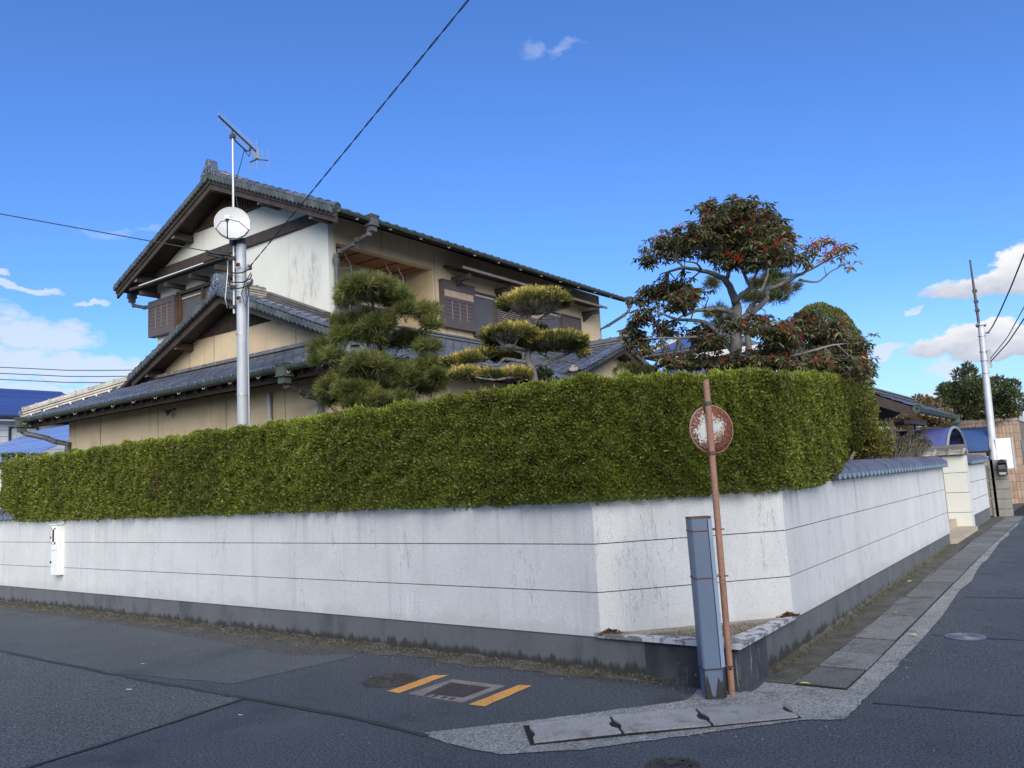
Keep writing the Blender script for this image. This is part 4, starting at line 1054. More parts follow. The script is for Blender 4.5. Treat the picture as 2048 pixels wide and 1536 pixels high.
ed = mesh_of('eave_boss', MB().lathe(Matrix.Identity(4), [(.034, -.03), (.034, .006), (.028, .012), (.0005, .014)], 12), m_tile_cope, 40)
for i in range(41): inst('eave_boss', ed, aim((XS+.265*i+.232, YS-.04, ZL+.028), (0, -1, -.15)), lr)
# hips, flashings, gable ridge
def hip(p0, p1, m, capm):
    u = courses(lr, p0, p1, .24, 3, .058, m, 'hip_course'); slope_row(capm, 'hip_tile', lr, Vector(p0)+u, Vector(p1)+u-Vector((0, 0, 0)), .285)
    d = (Vector(p1)-Vector(p0)).normalized(); s = d.cross(Vector((0, 0, 1))).normalized(); L = (Vector(p1)-Vector(p0)).length
    mb = MB(); k = 0.15
    while k < L:
        for sg in (-1, 1): mb.beam(Vector(p0)+d*k+s*(.125*sg), Vector(p0)+d*(k+.035)+s*(.125*sg)+Vector((0, 0, .0)), .02, .07)
        k += .285
    part('mortar_pad', mb, m_siding, lr, kind='stuff')
hip((XS+.05, YS+.05, ZL+.05), (XS+1.75, 9.75, ZL+.74), m_tile_ridge, me_cap_hip)
hip((XF-.05, YS+.05, ZL+.05), (XF-1.75, 9.75, ZL+.74), m_tile_ridge, me_cap_hip)
for p, a in (((XS+.02, YS+.02, ZL+.05), (-.7, -.7, -.1)), ((XF-.02, YS+.02, ZL+.05), (.7, -.7, -.1))):
    part('hip_end_tile', MB().lathe(aim(p, a), [(.10, -.12), (.11, .0), (.11, .03), (.08, .035), (.075, .015), (.0005, .015)], 16).box(p[0]-.08, p[0]+.08, p[1]-.08, p[1]+.08, p[2]+.06, p[2]+.17), m_tile_dark, lr, 40)
courses(lr, (XS+1.95, 9.80, ZL+.74), (XF-1.95, 9.80, ZL+.74), .20, 2, .05, m_tile_dark, 'flashing_course')
mb = MB(); x = XS+2.1
cb = mesh_of('flashing_tile', MB().box(-.125, .125, -.02, .02, -.035, .035), m_tile_dark)
while x < XF-2.1:
    inst('flashing_tile', cb, Matrix.Translation((x, 9.68, ZL+.775)) @ Matrix.Rotation(-.35, 4, 'X'), lr); x += .268
mb = MB(); x = XS+2.1+.134
while x < XF-2.1: mb.box(x-.010, x+.010, 9.645, 9.66, ZL+.765, ZL+.81); x += .268
part('mortar_pad', mb, m_tile_ridge, lr, kind='stuff')
courses(lr, (XC+.25, 10.40, apex-.05), (XW, 10.40, skirt(XW)+.03), .17, 3, .05, m_tile_dark, 'flashing_course')
courses(lr, (XW+.10, YW, skirt(XW)+.0), (XW+.10, 21.2, skirt(XW)+.0), .17, 2, .06, m_tile_dark, 'flashing_course')
up2 = courses(lr, (XC, 9.45, apex-.03), (XC, 10.49, apex-.03), .26, 4, .056, m_tile_ridge)
slope_row(me_cap_ridge, 'ridge_tile', lr, (XC, 9.48, apex+.185), (XC, 10.3, apex+.185), .27)
oni(lr, (XC, 9.40, apex-.02), .85, m_tile)
for sx in (1, -1):
    e = Vector((XC+sx*3.42, 9.43, apex-SL*3.42+.03)); r = Vector((XC+.10*sx, 9.43, apex-.01))
    slope_row(me_cap, 'verge_tile', lr, e, r, .262, dz=.015)
    slope_row(me_edge, 'edge_tile', lr, e+Vector((0, -.09, -.035)), r+Vector((0, -.09, -.02)), .132)
    b0 = Vector((XC+sx*3.40, 9.42, apex-SL*3.40-.12)); b1 = Vector((XC, 9.42, apex-.12))
    part('barge_board', MB().prism([b0+Vector((0, 0, .07)), b1+Vector((0, 0, .07)), b1-Vector((0, 0, .12)), b0-Vector((0, 0, .09))], (0, .05, 0)), m_wood, lr)
    part('barge_batten', MB().prism([b0+Vector((0, -.03, .09)), b1+Vector((0, -.03, .09)), b1+Vector((0, -.03, .02)), b0+Vector((0, -.03, .02))], (0, .029, 0)), m_wood, lr)
inst('eave_disc', mesh_of('eave_disc', MB().lathe(Matrix.Identity(4), [(.0005, .012), (.03, .012), (.032, 0), (.052, 0), (.056, .016), (.08, .016), (.085, -.03)], 16), m_tile, 40), aim((XC, 9.30, apex-.02), (-.1, -1, 0)), lr)
for k in (-1.75, 0, 1.75, -2.9):
    x = XC+k; z = apex-SL*abs(k)-.17
    o = part('purlin', MB().box(x-.055, x+.055, 9.48, 9.89, z-.07, z+.07), m_wood_brown, lr)
    part('purlin_end', MB().box(x-.057, x+.057, 9.472, 9.479, z-.072, z+.072), m_wood_ends, o)
part('lower_gable_wall', MB().prism([(XC-3.35, 9.9, ZL+.70), (XC+3.35, 9.9, ZL+.70), (XC+3.35, 9.9, apex-SL*3.35-.085), (XC, 9.9, apex-.085), (XC-3.35, 9.9, apex-SL*3.35-.085)], (0, .12, 0)), m_wall_beige, house)
vent = part('gable_vent', MB().prism([(XC-1.55, 9.888, 5.06), (XC+1.55, 9.888, 5.06), (XC, 9.888, apex-.09)], (0, .010, 0)), m_dark, house)
mb = MB(); x = XC-1.5
while x < XC+1.5:
    top = apex-.09-SL*abs(x-XC)
    if top > 5.1: mb.box(x, x+.03, 9.86, 9.887, 5.06, top)
    x += .062
part('vent_slat', mb, m_wood, vent, kind='stuff')
mb = MB()
for xx in (XC-.95, XC+1.75): mb.box(xx, xx+.012, 9.897, 9.901, ZL+.75, 5.05 if xx < XC else 4.95)
part('plaster_joint', mb, m_metal_dark, house)
# lower walls
part('lower_wall', MB().box(-18.92, -9.2, 8.75, 21.0, .3, 3.52), m_wall_beige, house)
part('eave_beam', MB().box(-19.3, -8.8, 8.1, 8.2, 3.42, 3.52), m_wood, house)
mb = MB(); x = -19.2
while x < -8.7:
    mb.beam((x, 8.02, 3.49), (x, 8.75, 3.49+.29), .045, .06); x += .36
part('rafter', mb, m_wood, house, kind='stuff')
mb = MB()
for xx in (-17.5, -15.2, -12.9, -11.2): mb.box(xx, xx+.012, 8.747, 8.751, .4, 3.5)
part('plaster_joint', mb, m_metal_dark, house)
gutter(house, (XS, YS-.09, ZL-.03), (XF+.06, YS-.09, ZL-.03), out=(0, -1, 0), hooks=.76)
gutter(house, (XF+.09, YS-.02, ZL-.03), (XF+.09, 21.3, ZL-.03), out=(1, 0, 0), hooks=.76)
hopper(house, (-10.12, YS-.09, ZL-.04), .095, m_copper)
downpipe([(-10.12, 7.91, 3.36), (-10.16, 7.98, 3.30), (-10.2, 8.25, 3.24), (-10.2, 8.4, 3.16), (-10.18, 8.66, 3.12), (-10.18, 8.67, 2.9), (-10.18, 8.67, .5)], .048)
hopper(house, (-19.3, YS-.09, ZL-.05), .10, m_copper)
downpipe([(-19.3, 7.91, 3.34), (-19.26, 8.0, 3.27), (-19.0, 8.3, 3.16), (-18.9, 8.42, 3.08), (-18.82, 8.66, 3.02), (-18.80, 8.67, 2.85), (-18.80, 8.67, .5)], .06)
part('vent_pipe', MB().tube([(-11.55, 8.69, .5), (-11.55, 8.69, 3.38)], .042, 10), m_pole, house)
lm = part('wall_lamp', MB().lathe(aim((-14.56, 8.60, 3.33), (-.3, -.8, -.5)), [(.02, -.05), (.03, -.02), (.065, .05), (.07, .055), (.0005, .05)], 14), m_metal_dark, house, 40)
part('lamp_arm', MB().tube([(-14.56, 8.75, 3.40), (-14.56, 8.60, 3.35)], .018, 6), m_metal_dark, lm)
# --- small entrance gable on the far part of the skirt
er_y, er_z, es = 16.25, 4.60, .37
er = part('entry_roof', MB().prism([(-8.52, 14.1, er_z-es*2.15-.005), (-8.52, er_y, er_z-.005), (-8.52, 18.4, er_z-es*2.15-.005), (-8.52, 18.4, er_z-es*2.15-.08), (-8.52, er_y, er_z-.08), (-8.52, 14.1, er_z-es*2.15-.08)], (-3.4, 0, 0)), m_wood, house)
U, V, N = slope_vecs('south', es); tile_field(er, (-11.9, 14.08, er_z-es*2.17), U, V, N, 13, 10, lambda c: c.z > skirt(c.x)-.05 and c.y < er_y-.02, .9)
for sy in (-1, 1):
    e = Vector((-8.60, er_y+sy*2.12, er_z-es*2.12+.03)); r = Vector((-8.60, er_y+sy*.10, er_z-.01))
    slope_row(me_cap, 'verge_tile', er, e, r, .262); slope_row(me_edge, 'edge_tile', er, e+Vector((.09, 0, -.035)), r+Vector((.09, 0, -.02)), .132)
    b0 = Vector((-8.56, er_y+sy*2.1, er_z-es*2.1-.12)); b1 = Vector((-8.56, er_y, er_z-.12))
    part('barge_board', MB().prism([b0+Vector((0, 0, .08)), b1+Vector((0, 0, .08)), b1-Vector((0, 0, .09)), b0-Vector((0, 0, .08))], (-.05, 0, 0)), m_wood, er)
courses(er, (-8.55, er_y, er_z-.03), (-10.1, er_y, er_z-.03), .24, 3, .055, m_tile_dark)
slope_row(me_cap_ridge, 'ridge_tile', er, (-8.6, er_y, er_z+.13), (-10.0, er_y, er_z+.13), .285)
oni(er, (-8.52, er_y, er_z-.02), .8, m_tile_dark, math.pi/2)
part('entry_gable_wall', MB().prism([(-8.95, 14.6, 3.75), (-8.95, 17.9, 3.75), (-8.95, er_y, er_z-.085)], (-.1, 0, 0)), m_wall_beige, house)
part('hip_end_tile', MB().box(-8.75, -8.55, 14.1, 14.4, 3.82, 3.90).box(-8.72, -8.58, 14.14, 14.36, 3.901, 3.95), m_tile_ridge, er)
# --- now lay the tiles: the ones that show largest singly, the rest joined
TILES.sort(key=lambda t: -t[0])
for _, M4, par in TILES[:300]: inst('roof_tile', me_tile, M4, par)
rest = {}
for w, M4, par in TILES[300:]: rest.setdefault(par.name, (par, []))[1].append(M4)
tv = np.array(TILE_MB.v); tf = np.array(TILE_MB.f)
for par, L in rest.values():
    Vs = np.concatenate([(tv @ np.array(M4.to_3x3()).T+np.array(M4.translation))[tf] for M4 in L])
    o = quads('roof_tile', Vs, None, m_tile, par, 'stuff')

# ================================================================== POLES, ANTENNA, DISH, WIRES
pole = thing('steel_pole', 'tall galvanised steel service pole standing behind the hedge in front of the left gable', 'pole', (-10.2, 7.2, .35))
part('shaft', MB().tube([(-10.21, 7.2, .3), (-10.2, 7.2, 2.6), (-10.185, 7.2, 4.1), (-10.18, 7.2, 5.41)], [.084, .081, .077, .074], 20), m_pole, pole, 50)
part('pole_cap', MB().tube([(-10.18, 7.2, 5.412), (-10.18, 7.2, 5.50)], .078, 20), m_metal_dark, pole, 50)
for z in (4.02, 3.1): part('band', MB().tube([(-10.195, 7.2, z), (-10.195, 7.2, z+.02)], .085, 20), m_alu, pole)
part('conduit', MB().tube([(-10.125, 7.255, .4), (-10.118, 7.255, 3.9), (-10.07, 7.24, 4.55), (-10.03, 7.22, 4.72)], .012, 8), m_pole, pole, 50)
part('service_head', MB().lathe(aim((-10.0, 7.20, 4.78), (.5, .1, .6)), [(.02, -.10), (.045, -.04), (.06, .02), (.04, .07), (.0005, .09)], 12), m_alu, pole, 50)
for z in (5.06, 4.55): part('bolt', MB().tube([(-10.11, 7.09, z), (-10.05, 7.02, z)], .014, 6).box(-10.13, -10.06, 7.06, 7.10, z-.02, z+.02), m_rust, pole)
ins = part('insulator', MB().lathe(aim((-9.99, 7.20, 5.02), (.5, -.5, .1)), [(.02, -.04), (.04, -.025), (.045, 0), (.03, .008), (.042, .015), (.038, .035), (.0005, .04)], 14), m_conc, pole, 50)
part('insulator_bracket', MB().tube([(-10.09, 7.2, 5.02), (-9.96, 7.16, 5.03)], .012, 6), m_alu, ins)
for z in (5.2, 4.75, 4.45): part('mast_clamp', MB().box(-10.34, -10.20, 7.09, 7.16, z-.02, z+.02), m_metal_dark, pole)
for k, (z, w) in enumerate(((4.93, .0), (4.78, .01), (4.70, -.01))):
    L = [(-10.40, 7.12, z+.12+.05*k), (-10.26, 7.07, z+.04), (-10.12, 7.06, z+w), (-10.0, 7.09, z-.01), (-9.86, 7.12, z+.02), (-9.84, 7.14, z+.09)]
    part('tail_cable', MB().tube(L, .010, 6), m_cable, pole, True)
part('tail_cable', MB().tube([(-9.84, 7.14, 4.95), (-9.92, 7.16, 5.0), (-9.98, 7.18, 5.05)], .010, 6), m_cable, pole, True)
part('tail_cable', MB().tube([(-9.86, 7.14, 4.9), (-9.97, 7.1, 4.75), (-10.04, 7.1, 4.6), (-10.0, 7.13, 4.4), (-9.95, 7.16, 4.6), (-10.0, 7.2, 4.75)], .008, 6), m_cable, pole, True)
part('tail_cable', MB().tube([(-10.42, 7.13, 5.2), (-10.38, 7.1, 5.0), (-10.42, 7.08, 4.6), (-10.40, 7.1, 4.45)], .009, 6), m_alu, pole, True)
# antenna on its mast
ant = thing('tv_antenna', 'long comb shaped television antenna on a thin mast above the satellite dish', 'antenna', (-10.27, 7.13, 4.3))
part('mast', MB().tube([(-10.275, 7.13, 4.35), (-10.26, 7.13, 5.6), (-10.25, 7.13, 7.17)], .019, 10), m_alu, ant, 50)
bf, bb = Vector((-10.09, 6.77, 7.30)), Vector((-10.76, 7.93, 7.30)); bd = (bb-bf).normalized(); bs = bd.cross(Vector((0, 0, 1)))
part('boom', MB().beam(bf, bb, .022, .022), m_metal_dark, ant)
mb = MB(); L = (bb-bf).length
for i in range(20):
    t = (.02+.93*(i/19)**.86); c = bf.lerp(bb, t); h = .085+.025*i/19
    part('antenna_rod', MB().tube([c-Vector((0, 0, h)), c+Vector((0, 0, h))], .0045, 4), m_alu, ant)
ru = bf.lerp(bb, .42)+Vector((0, 0, -.02))
part('boom_support', MB().tube([bf.lerp(bb, .36), bf.lerp(bb, .34)+Vector((0, 0, -.13)), bf.lerp(bb, .46)+Vector((0, 0, -.15)), bf.lerp(bb, .72)+Vector((0, 0, -.15)), bf.lerp(bb, .80)+Vector((0, 0, -.10)), bf.lerp(bb, .84)], .013, 6), m_metal_dark, ant)
part('mast_bracket', MB().obox(Matrix.Translation((-10.25, 7.13, 7.14)), .09, .06, .06), m_metal_dark, ant)
c = bb+bd*.02
part('balun_box', MB().beam(c-Vector((0, 0, .12)), c+Vector((0, 0, .05)), .05, .06, (1, 0, 0)), m_alu, ant)
for s in (-1, 1):
    part('reflector_bar', MB().tube([c-Vector((0, 0, .13)), c+bd*.10+bs*(s*.16)-Vector((0, 0, .12))], .012, 5), m_metal_dark, ant)
    for q in (.5, 1.0):
        e = c+bd*(.10*q)+bs*(s*.16*q)-Vector((0, 0, .12)); part('antenna_rod', MB().tube([e-Vector((0, 0, .17)), e+Vector((0, 0, .19))], .0045, 4), m_alu, ant)
part('antenna_rod', MB().tube([c-Vector((0, 0, .32)), c+Vector((0, 0, .22))], .006, 4), m_alu, ant)
part('antenna_lead', MB().tube([bf.lerp(bb, .86), bf.lerp(bb, .80)+Vector((0, 0, -.2)), bf.lerp(bb, .66)+Vector((0, 0, -.17)), (-10.38, 7.36, 6.8), (-10.32, 7.2, 6.4), (-10.17, 7.16, 5.9), (-10.12, 7.2, 5.6), (-10.3, 7.16, 5.3)], .006, 5), m_cable, ant, True)
# dish
dn = Vector((.80, -.58, .06)).normalized(); dc = Vector((-10.10, 7.0, 5.68))
dish = thing('satellite_dish', 'round white satellite dish with a wire feed frame on the mast of the steel pole', 'satellite dish', dc)
xa = Vector((.58, .80, 0)).normalized(); ya = dn.cross(xa); FD = frame(dc, xa, ya, dn)
part('reflector', MB().lathe(FD, [(.0005, -.035), (.09, -.031), (.18, -.016), (.245, .006), (.256, .010), (.256, .0), (.245, -.006), (.18, -.028), (.0005, -.05)], 48), m_dish, dish, 50)
part('dish_rim', MB().ring(FD @ Matrix.Translation((0, 0, .006)), .255, .007, 48, 6), m_alu, dish, True)
L = lambda x, y, z: FD @ Vector((x, y, z))
part('feed_frame', MB().tube([L(-.235, -.10, .01), L(-.16, -.05, .18), L(-.02, -.045, .26), L(.10, -.05, .2), L(.235, -.10, .01)], .0055, 6), m_metal_dark, dish)
part('feed_frame', MB().tube([L(-.24, -.09, .01), L(-.16, -.19, .03), L(-.06, -.245, .03), L(.07, -.245, .03), L(.17, -.19, .03), L(.24, -.09, .01)], .008, 6), m_metal_dark, dish)
part('feed_arm', MB().tube([L(-.07, -.25, .02), L(-.07, -.2, .12), L(-.065, -.05, .27)], .009, 6), m_metal_dark, dish)
part('feed_horn', MB().obox(FD @ Matrix.Translation((-.066, -.02, .27)), .055, .05, .07), m_alu, dish)
part('feed_horn_cap', MB().obox(FD @ Matrix.Translation((-.066, -.05, .25)), .035, .012, .05), m_metal_dark, dish)
mb = MB()
for i, y in enumerate((.075, .062, .049, .036)): mb.obox(FD @ Matrix.Translation((-.085, y, -.027)), .055, .007, .004)
mb.obox(FD @ Matrix.Translation((-.05, .115, -.024)), .10, .003, .004)
part('printed_mark', mb, m_print, dish, kind='stuff')
part('mount_arm', MB().tube([L(0, -.1, -.05), L(.0, -.2, -.12), (-10.26, 7.12, 5.45)], .018, 6).box(-10.30, -10.22, 7.08, 7.16, 5.40, 5.52), m_metal_dark, dish)
# wires
def wire(name, pts, r, label, n=40, sag=0., twist=0, m=m_cable, group=None):
    P = [Vector(p) for p in pts]; seg = [(P[i+1]-P[i]).length for i in range(len(P)-1)]; tot = sum(seg); out = []
    for k in range(n+1):
        t = k/n*tot; i = 0
        while i < len(seg)-1 and t > seg[i]: t -= seg[i]; i += 1
        out.append(P[i].lerp(P[i+1], t/seg[i])-Vector((0, 0, sag*4*(k/n)*(1-k/n))))
    mb = MB()
    if twist:
        for s in range(2):
            q = []
            for k, p in enumerate(out):
                d_ = (out[min(k+1, n)]-out[max(k-1, 0)]).normalized(); a = d_.cross(Vector((0, 0, 1))).normalized(); b = a.cross(d_)
                th = 2*math.pi*(k/twist)+math.pi*s; q.append(p+(a*math.cos(th)+b*math.sin(th))*r*1.25)
            mb.tube(q, r, 5)
    else: mb.tube(out, r, 6)
    return tag(part(name, mb, m, None, True), label, 'cable', group)
wire('service_cable', [(-9.88, 7.13, 4.99), (-4.21, 5.40, 6.02), (5.5, 2.4, 7.9)], .0046, 'twisted black cable running from the steel pole up across the house roof', 260, .06, 9)
wire('service_cable', [(-10.44, 7.15, 5.30), (-12.5, 4.77, 5.92), (-20, -4, 8.2)], .0085, 'black service cable running from the steel pole to the left edge across the gable', 40, .05)
tag(part('cable_splice', MB().tube([(-10.36, 7.15, 5.26), (-10.42, 7.14, 5.30), (-10.56, 6.98, 5.32), (-10.64, 6.9, 5.36)], [.012, .03, .03, .014], 8).tube([(-10.40, 7.10, 5.22), (-10.5, 7.0, 5.26), (-10.62, 6.92, 5.30)], .018, 6), m_cable, None, True), 'bundled black cable splice beside the top of the steel pole', 'cable splice')
for k, dz in enumerate((0, -.46, -.92)):
    wire('power_line', [(-95, 3, 13.6+dz), (-65.7, 25.3, 12.28+dz), (-61.2, 28.7, 11.7+dz), (-57.5, 31.5, 11.5+dz), (-45, 41, 11.9+dz)], .03,
         ('topmost', 'middle', 'lowest')[k]+' of the three distant power lines left of the lower roof', 24, group='distant power lines')
# ================================================================== RIGHT-HAND BACKGROUND
up = thing('utility_pole', 'white steel utility pole with a thin dark mast leaning at the right edge', 'utility pole', (-2.3, 23.9, .12))
part('shaft', MB().tube([(-2.3, 23.9, .1), (-2.3, 24.6, 2.6), (-2.3, 25.3, 5.15)], [.10, .09, .078], 16), m_pole, up, 50)
part('pole_cap', MB().tube([(-2.3, 25.3, 5.15), (-2.3, 25.31, 5.2)], .13, 16), m_alu, up)
part('mast', MB().tube([(-2.34, 25.27, 4.9), (-2.34, 25.2, 6.0), (-2.34, 25.1, 7.0)], [.035, .035, .022], 8), m_metal_dark, up)
for z in (5.55, 5.8, 6.1): part('mast_clamp', MB().box(-2.39, -2.28, 25.16, 25.28, z, z+.07), m_metal_dark, up)
for z, w in ((4.85, .02), (4.4, .03), (4.15, .02), (3.8, .02)):
    yy = 25.3-(5.15-z)*.28; part('band', MB().tube([(-2.3, yy, z), (-2.3, yy, z+w)], .102, 14), m_alu, up)
part('cable_bracket', MB().box(-2.2, -2.13, 25.0, 25.06, 3.95, 4.45), m_alu, up)
part('cable_bracket', MB().tube([(-2.25, 25.25, 4.95), (-2.12, 25.2, 4.92)], .025, 6), m_alu, up)
wire('service_cable', [(-2.14, 25.2, 4.93), (-1.95, 24.4, 4.98), (-1.7, 23.5, 5.16), (-1.3, 22.2, 5.55), (-.91, 20.98, 6.0), (.5, 17, 7.9)], .016, 'topmost of the three cables sagging from the white utility pole to the right edge', 40, group='cables from the utility pole')
wire('service_cable', [(-2.15, 25.02, 4.2), (-1.6, 23.6, 4.55), (-1.1, 22.1, 5.02), (1, 16, 6.9)], .011, 'thin middle cable from the white utility pole to the right edge', 30, .03, group='cables from the utility pole')
wire('service_cable', [(-2.15, 25.02, 4.12), (-1.6, 23.6, 4.42), (-1.05, 22.1, 4.86), (1, 16, 6.6)], .015, 'lowest of the three cables from the white utility pole to the right edge', 30, .03, group='cables from the utility pole')
t = thing('electric_box', 'pale electric meter cabinet mounted behind the white utility pole', 'meter box', (-2.05, 24.3, 1.2))
part('cabinet', MB().box(-2.24, -1.86, 24.32, 24.5, 1.22, 2.02), m_box, t); part('cabinet_door', MB().box(-2.22, -1.88, 24.295, 24.318, 1.25, 2.0), m_box, t)
part('back_panel', MB().box(-2.42, -2.245, 24.4, 24.44, 1.4, 1.98), m_siding, t)
part('cabinet_edge', MB().box(-1.862, -1.85, 24.28, 24.52, 1.21, 2.03), m_dish, t)
t = thing('block_pillar', 'grey concrete block pillar in front of the white utility pole', 'pillar', (-2.02, 22.7, .1))
for i in range(6): part('block', MB().box(-2.29, -1.90, 22.6, 22.85, .08+.235*i, .30+.235*i), m_block, t)
part('pillar_core', MB().box(-2.28, -1.91, 22.61, 22.84, .08, 1.48), m_conc_dark, t)
t = thing('mailbox', 'round topped black letter box on the concrete block pillar', 'mailbox', (-1.990, 22.5, 1.15))
part('box', MB().lathe(Matrix.Translation((-1.980, 22.58, 1.40)) @ Matrix.Rotation(math.pi/2, 4, 'X'), [(.09, .0), (.09, .16), (.0005, .16)], 20).box(-2.070, -1.890, 22.42, 22.58, 1.12, 1.40), m_blacktrim, t, 40)
part('flap', MB().box(-2.050, -1.910, 22.405, 22.418, 1.26, 1.36), m_pipe, t); part('name_strip', MB().box(-2.050, -1.910, 22.408, 22.418, 1.13, 1.18), m_alu, t)
t = thing('side_gate', 'dark narrow gate leaf between the white wall and the block pillar', 'gate', (-2.290, 22.7, .1))
part('gate_post', MB().box(-2.240, -2.180, 22.6, 22.7, .1, 1.5), m_blacktrim, t); part('gate_post', MB().box(-2.480, -2.420, 22.6, 22.7, .1, 1.5), m_blacktrim, t)
for z0, z1 in ((.15, .55), (.58, .98), (1.01, 1.36)): part('gate_panel', MB().box(-2.415, -2.245, 22.63, 22.66, z0, z1), m_block, t)
part('gate_arch', MB().tube([(-2.410, 22.65, 1.36), (-2.380, 22.65, 1.45), (-2.330, 22.65, 1.48), (-2.280, 22.65, 1.45), (-2.250, 22.65, 1.36)], .02, 6), m_blacktrim, t)
tb = thing('tiled_building', 'flat topped building clad in brown stack bonded tiles at the far right', 'building', (-4, 30, .1))
part('wall', MB().box(-6.5, -2.0, 28.5, 36, -.05, 2.62), m_grout, tb)
part('roof_edge', MB().box(-6.53, -1.97, 28.47, 36, 2.621, 2.68), m_alu, tb)
tl = mesh_of('wall_tile', MB().box(-.045, .045, -.012, .0, -.118, .118), m_wtile)
for j in range(11):
    for i in range(17): inst('wall_tile', tl, Matrix.Translation((-2.05-.098*i, 28.499, .16+.245*j)), tb)
    for i in range(9):
        if j in (5, 6, 7) and i > 3: continue
        inst('wall_tile', tl, Matrix.Translation((-1.999, 28.56+.098*i, .16+.245*j)) @ Matrix.Rotation(math.pi/2, 4, 'Z'), tb)
part('window', MB().box(-2.01, -1.97, 28.95, 30.2, 1.25, 2.0), m_screen, tb)
# gate roof
gr = thing('gate_roof', 'small tiled gate roof with dark timber eaves behind the shrubs on the right', 'gate roof', (-3.9, 20.5, .35))
gs, gzr = .47, 3.08
rf = part('roof', MB().prism([(-3.0, 17.95, gzr-gs*.9), (-3.9, 17.95, gzr), (-4.8, 17.95, gzr-gs*.9), (-4.8, 17.95, gzr-gs*.9-.1), (-3.9, 17.95, gzr-.12), (-3.0, 17.95, gzr-gs*.9-.1)], (0, 5.3, 0)), m_wood, gr)
sv = slope_vecs('front', gs)
for j in range(4):
    for i in range(20):
        p = Vector((-2.98, 17.98, gzr-gs*.92))+Vector(sv[0])*(.265*i)+Vector(sv[1])*(.235*j)
        inst('roof_tile', me_tile, frame(p, *sv), rf)
courses(rf, (-3.9, 18.0, gzr), (-3.9, 23.2, gzr), .24, 2, .055, m_tile_dark)
oni(rf, (-3.9, 17.98, gzr+.01), .62, m_tile_dark)
gutter(gr, (-2.93, 17.95, gzr-gs*.92-.05), (-2.93, 23.25, gzr-gs*.92-.05), out=(1, 0, 0), hooks=.9)
part('gutter_end', MB().lathe(aim((-2.93, 17.94, gzr-gs*.92-.03), (0, -1, 0)), [(.03, .0), (.075, .0), (.085, .02), (.085, -.05)], 16), m_copper, gr)
hopper(gr, (-2.93, 23.2, gzr-gs*.92-.06), .09, m_copper)
for sx in (1, -1):
    b0 = Vector((-3.9+sx*.92, 17.93, gzr-gs*.92-.06)); b1 = Vector((-3.9, 17.93, gzr-.06))
    part('barge_board', MB().prism([b0, b1, b1-Vector((0, 0, .16)), b0-Vector((0, 0, .14))], (0, .05, 0)), m_wood, rf)
part('beam', MB().box(-3.22, -3.10, 18.1, 20.0, 2.34, 2.46), m_wood, gr); part('beam', MB().box(-4.7, -4.58, 18.1, 20.0, 2.34, 2.46), m_wood, gr)
part('ceiling', MB().box(-4.6, -3.2, 18.2, 20.0, 2.40, 2.44), m_wood, gr)
for y in (18.3, 19.9):
    for x in (-3.16, -4.64): part('post', MB().box(x-.06, x+.06, y-.06, y+.06, .3, 2.28), m_wood, gr)
part('drain_spout', MB().tube([(-2.93, 23.2, 2.40), (-3.0, 22.4, 2.33), (-3.6, 19.8, 2.0), (-3.62, 19.8, 1.2)], .045, 8), m_blacktrim, gr, 50)
# purple arched canopy
pc = thing('purple_canopy', 'arched purple polycarbonate canopy with grey ribs behind the gate pier', 'canopy', (-4.6, 20.9, .35))
def arch(x, r=0., n=12, yc=20.75, a=1.55, z0=1.42, h=.86): return [Vector((x, yc+(a+r)*math.cos(math.pi*i/n), z0+(h+r)*math.sin(math.pi*i/n)**.8)) for i in range(n+1)]
xs = [-6.6, -5.6, -4.6, -3.6, -2.66]
for a, b in zip(xs, xs[1:]):
    mb = MB(); A, B = arch(a+.02), arch(b-.02); A2, B2 = arch(a+.02, .012), arch(b-.02, .012); n = len(A)
    mb.v = [tuple(p) for p in A+B+A2+B2]
    for i in range(n-1): mb.f += [(i, i+1, n+i+1, n+i), (2*n+i, 3*n+i, 3*n+i+1, 2*n+i+1)]
    mb.f += [(0, n, 3*n, 2*n), (n-1, 3*n-1, 4*n-1, 2*n-1)]
    mb.f += [(i, 2*n+i, 2*n+i+1, i+1) for i in range(n-1)]+[(n+i, n+i+1, 3*n+i+1, 3*n+i) for i in range(n-1)]
    part('panel', mb, m_purple, pc, 50)
for x in xs:
    A = arch(x, .0); part('rib', MB().tube([(x, A[0].y, .4)]+A+[(x, A[-1].y, .4)], .035 if x > -3 else .025, 6), m_bluegrey if x > -3 else m_blacktrim, pc, True)
for i in (3, 5, 7, 9):
    p = arch(0, -.03)[i]; part('purlin', MB().beam((-6.6, p.y, p.z), (-2.68, p.y, p.z), .03, .03), m_blacktrim, pc)
# blue quarter-round canopy
bc = thing('blue_canopy', 'curved dark blue polycarbonate canopy left of the white utility pole', 'canopy', (-3.4, 25, .2))
arc = [(24.2+1.35*(1-math.cos(a)), 1.72+.66*math.sin(a)) for a in [math.pi/2*i/8 for i in range(9)]]
mb = MB()
for s in (0, .012): mb.v += [(x, y, z+s) for x in (-5.2, -2.35) for y, z in arc]
for k in (0, 18): mb.f += [(k+i, k+i+1, k+10+i, k+9+i) for i in range(8)]
part('panel', mb, m_bluepoly, bc, 50)
for x in (-5.2, -2.35): part('rib', MB().tube([(x, y, z) for y, z in arc], .03, 6), m_bluegrey, bc, True)
part('front_rail', MB().beam((-5.2, 24.2, 1.70), (-2.35, 24.2, 1.70), .05, .05), m_blacktrim, bc)
for x in (-5.1, -2.55): part('post', MB().box(x-.03, x+.03, 25.5, 25.56, .2, 2.36), m_blacktrim, bc)
part('brace', MB().tube([(-2.5, 25.5, 1.55), (-3.2, 24.3, 1.62)], .025, 6), m_alu, bc)
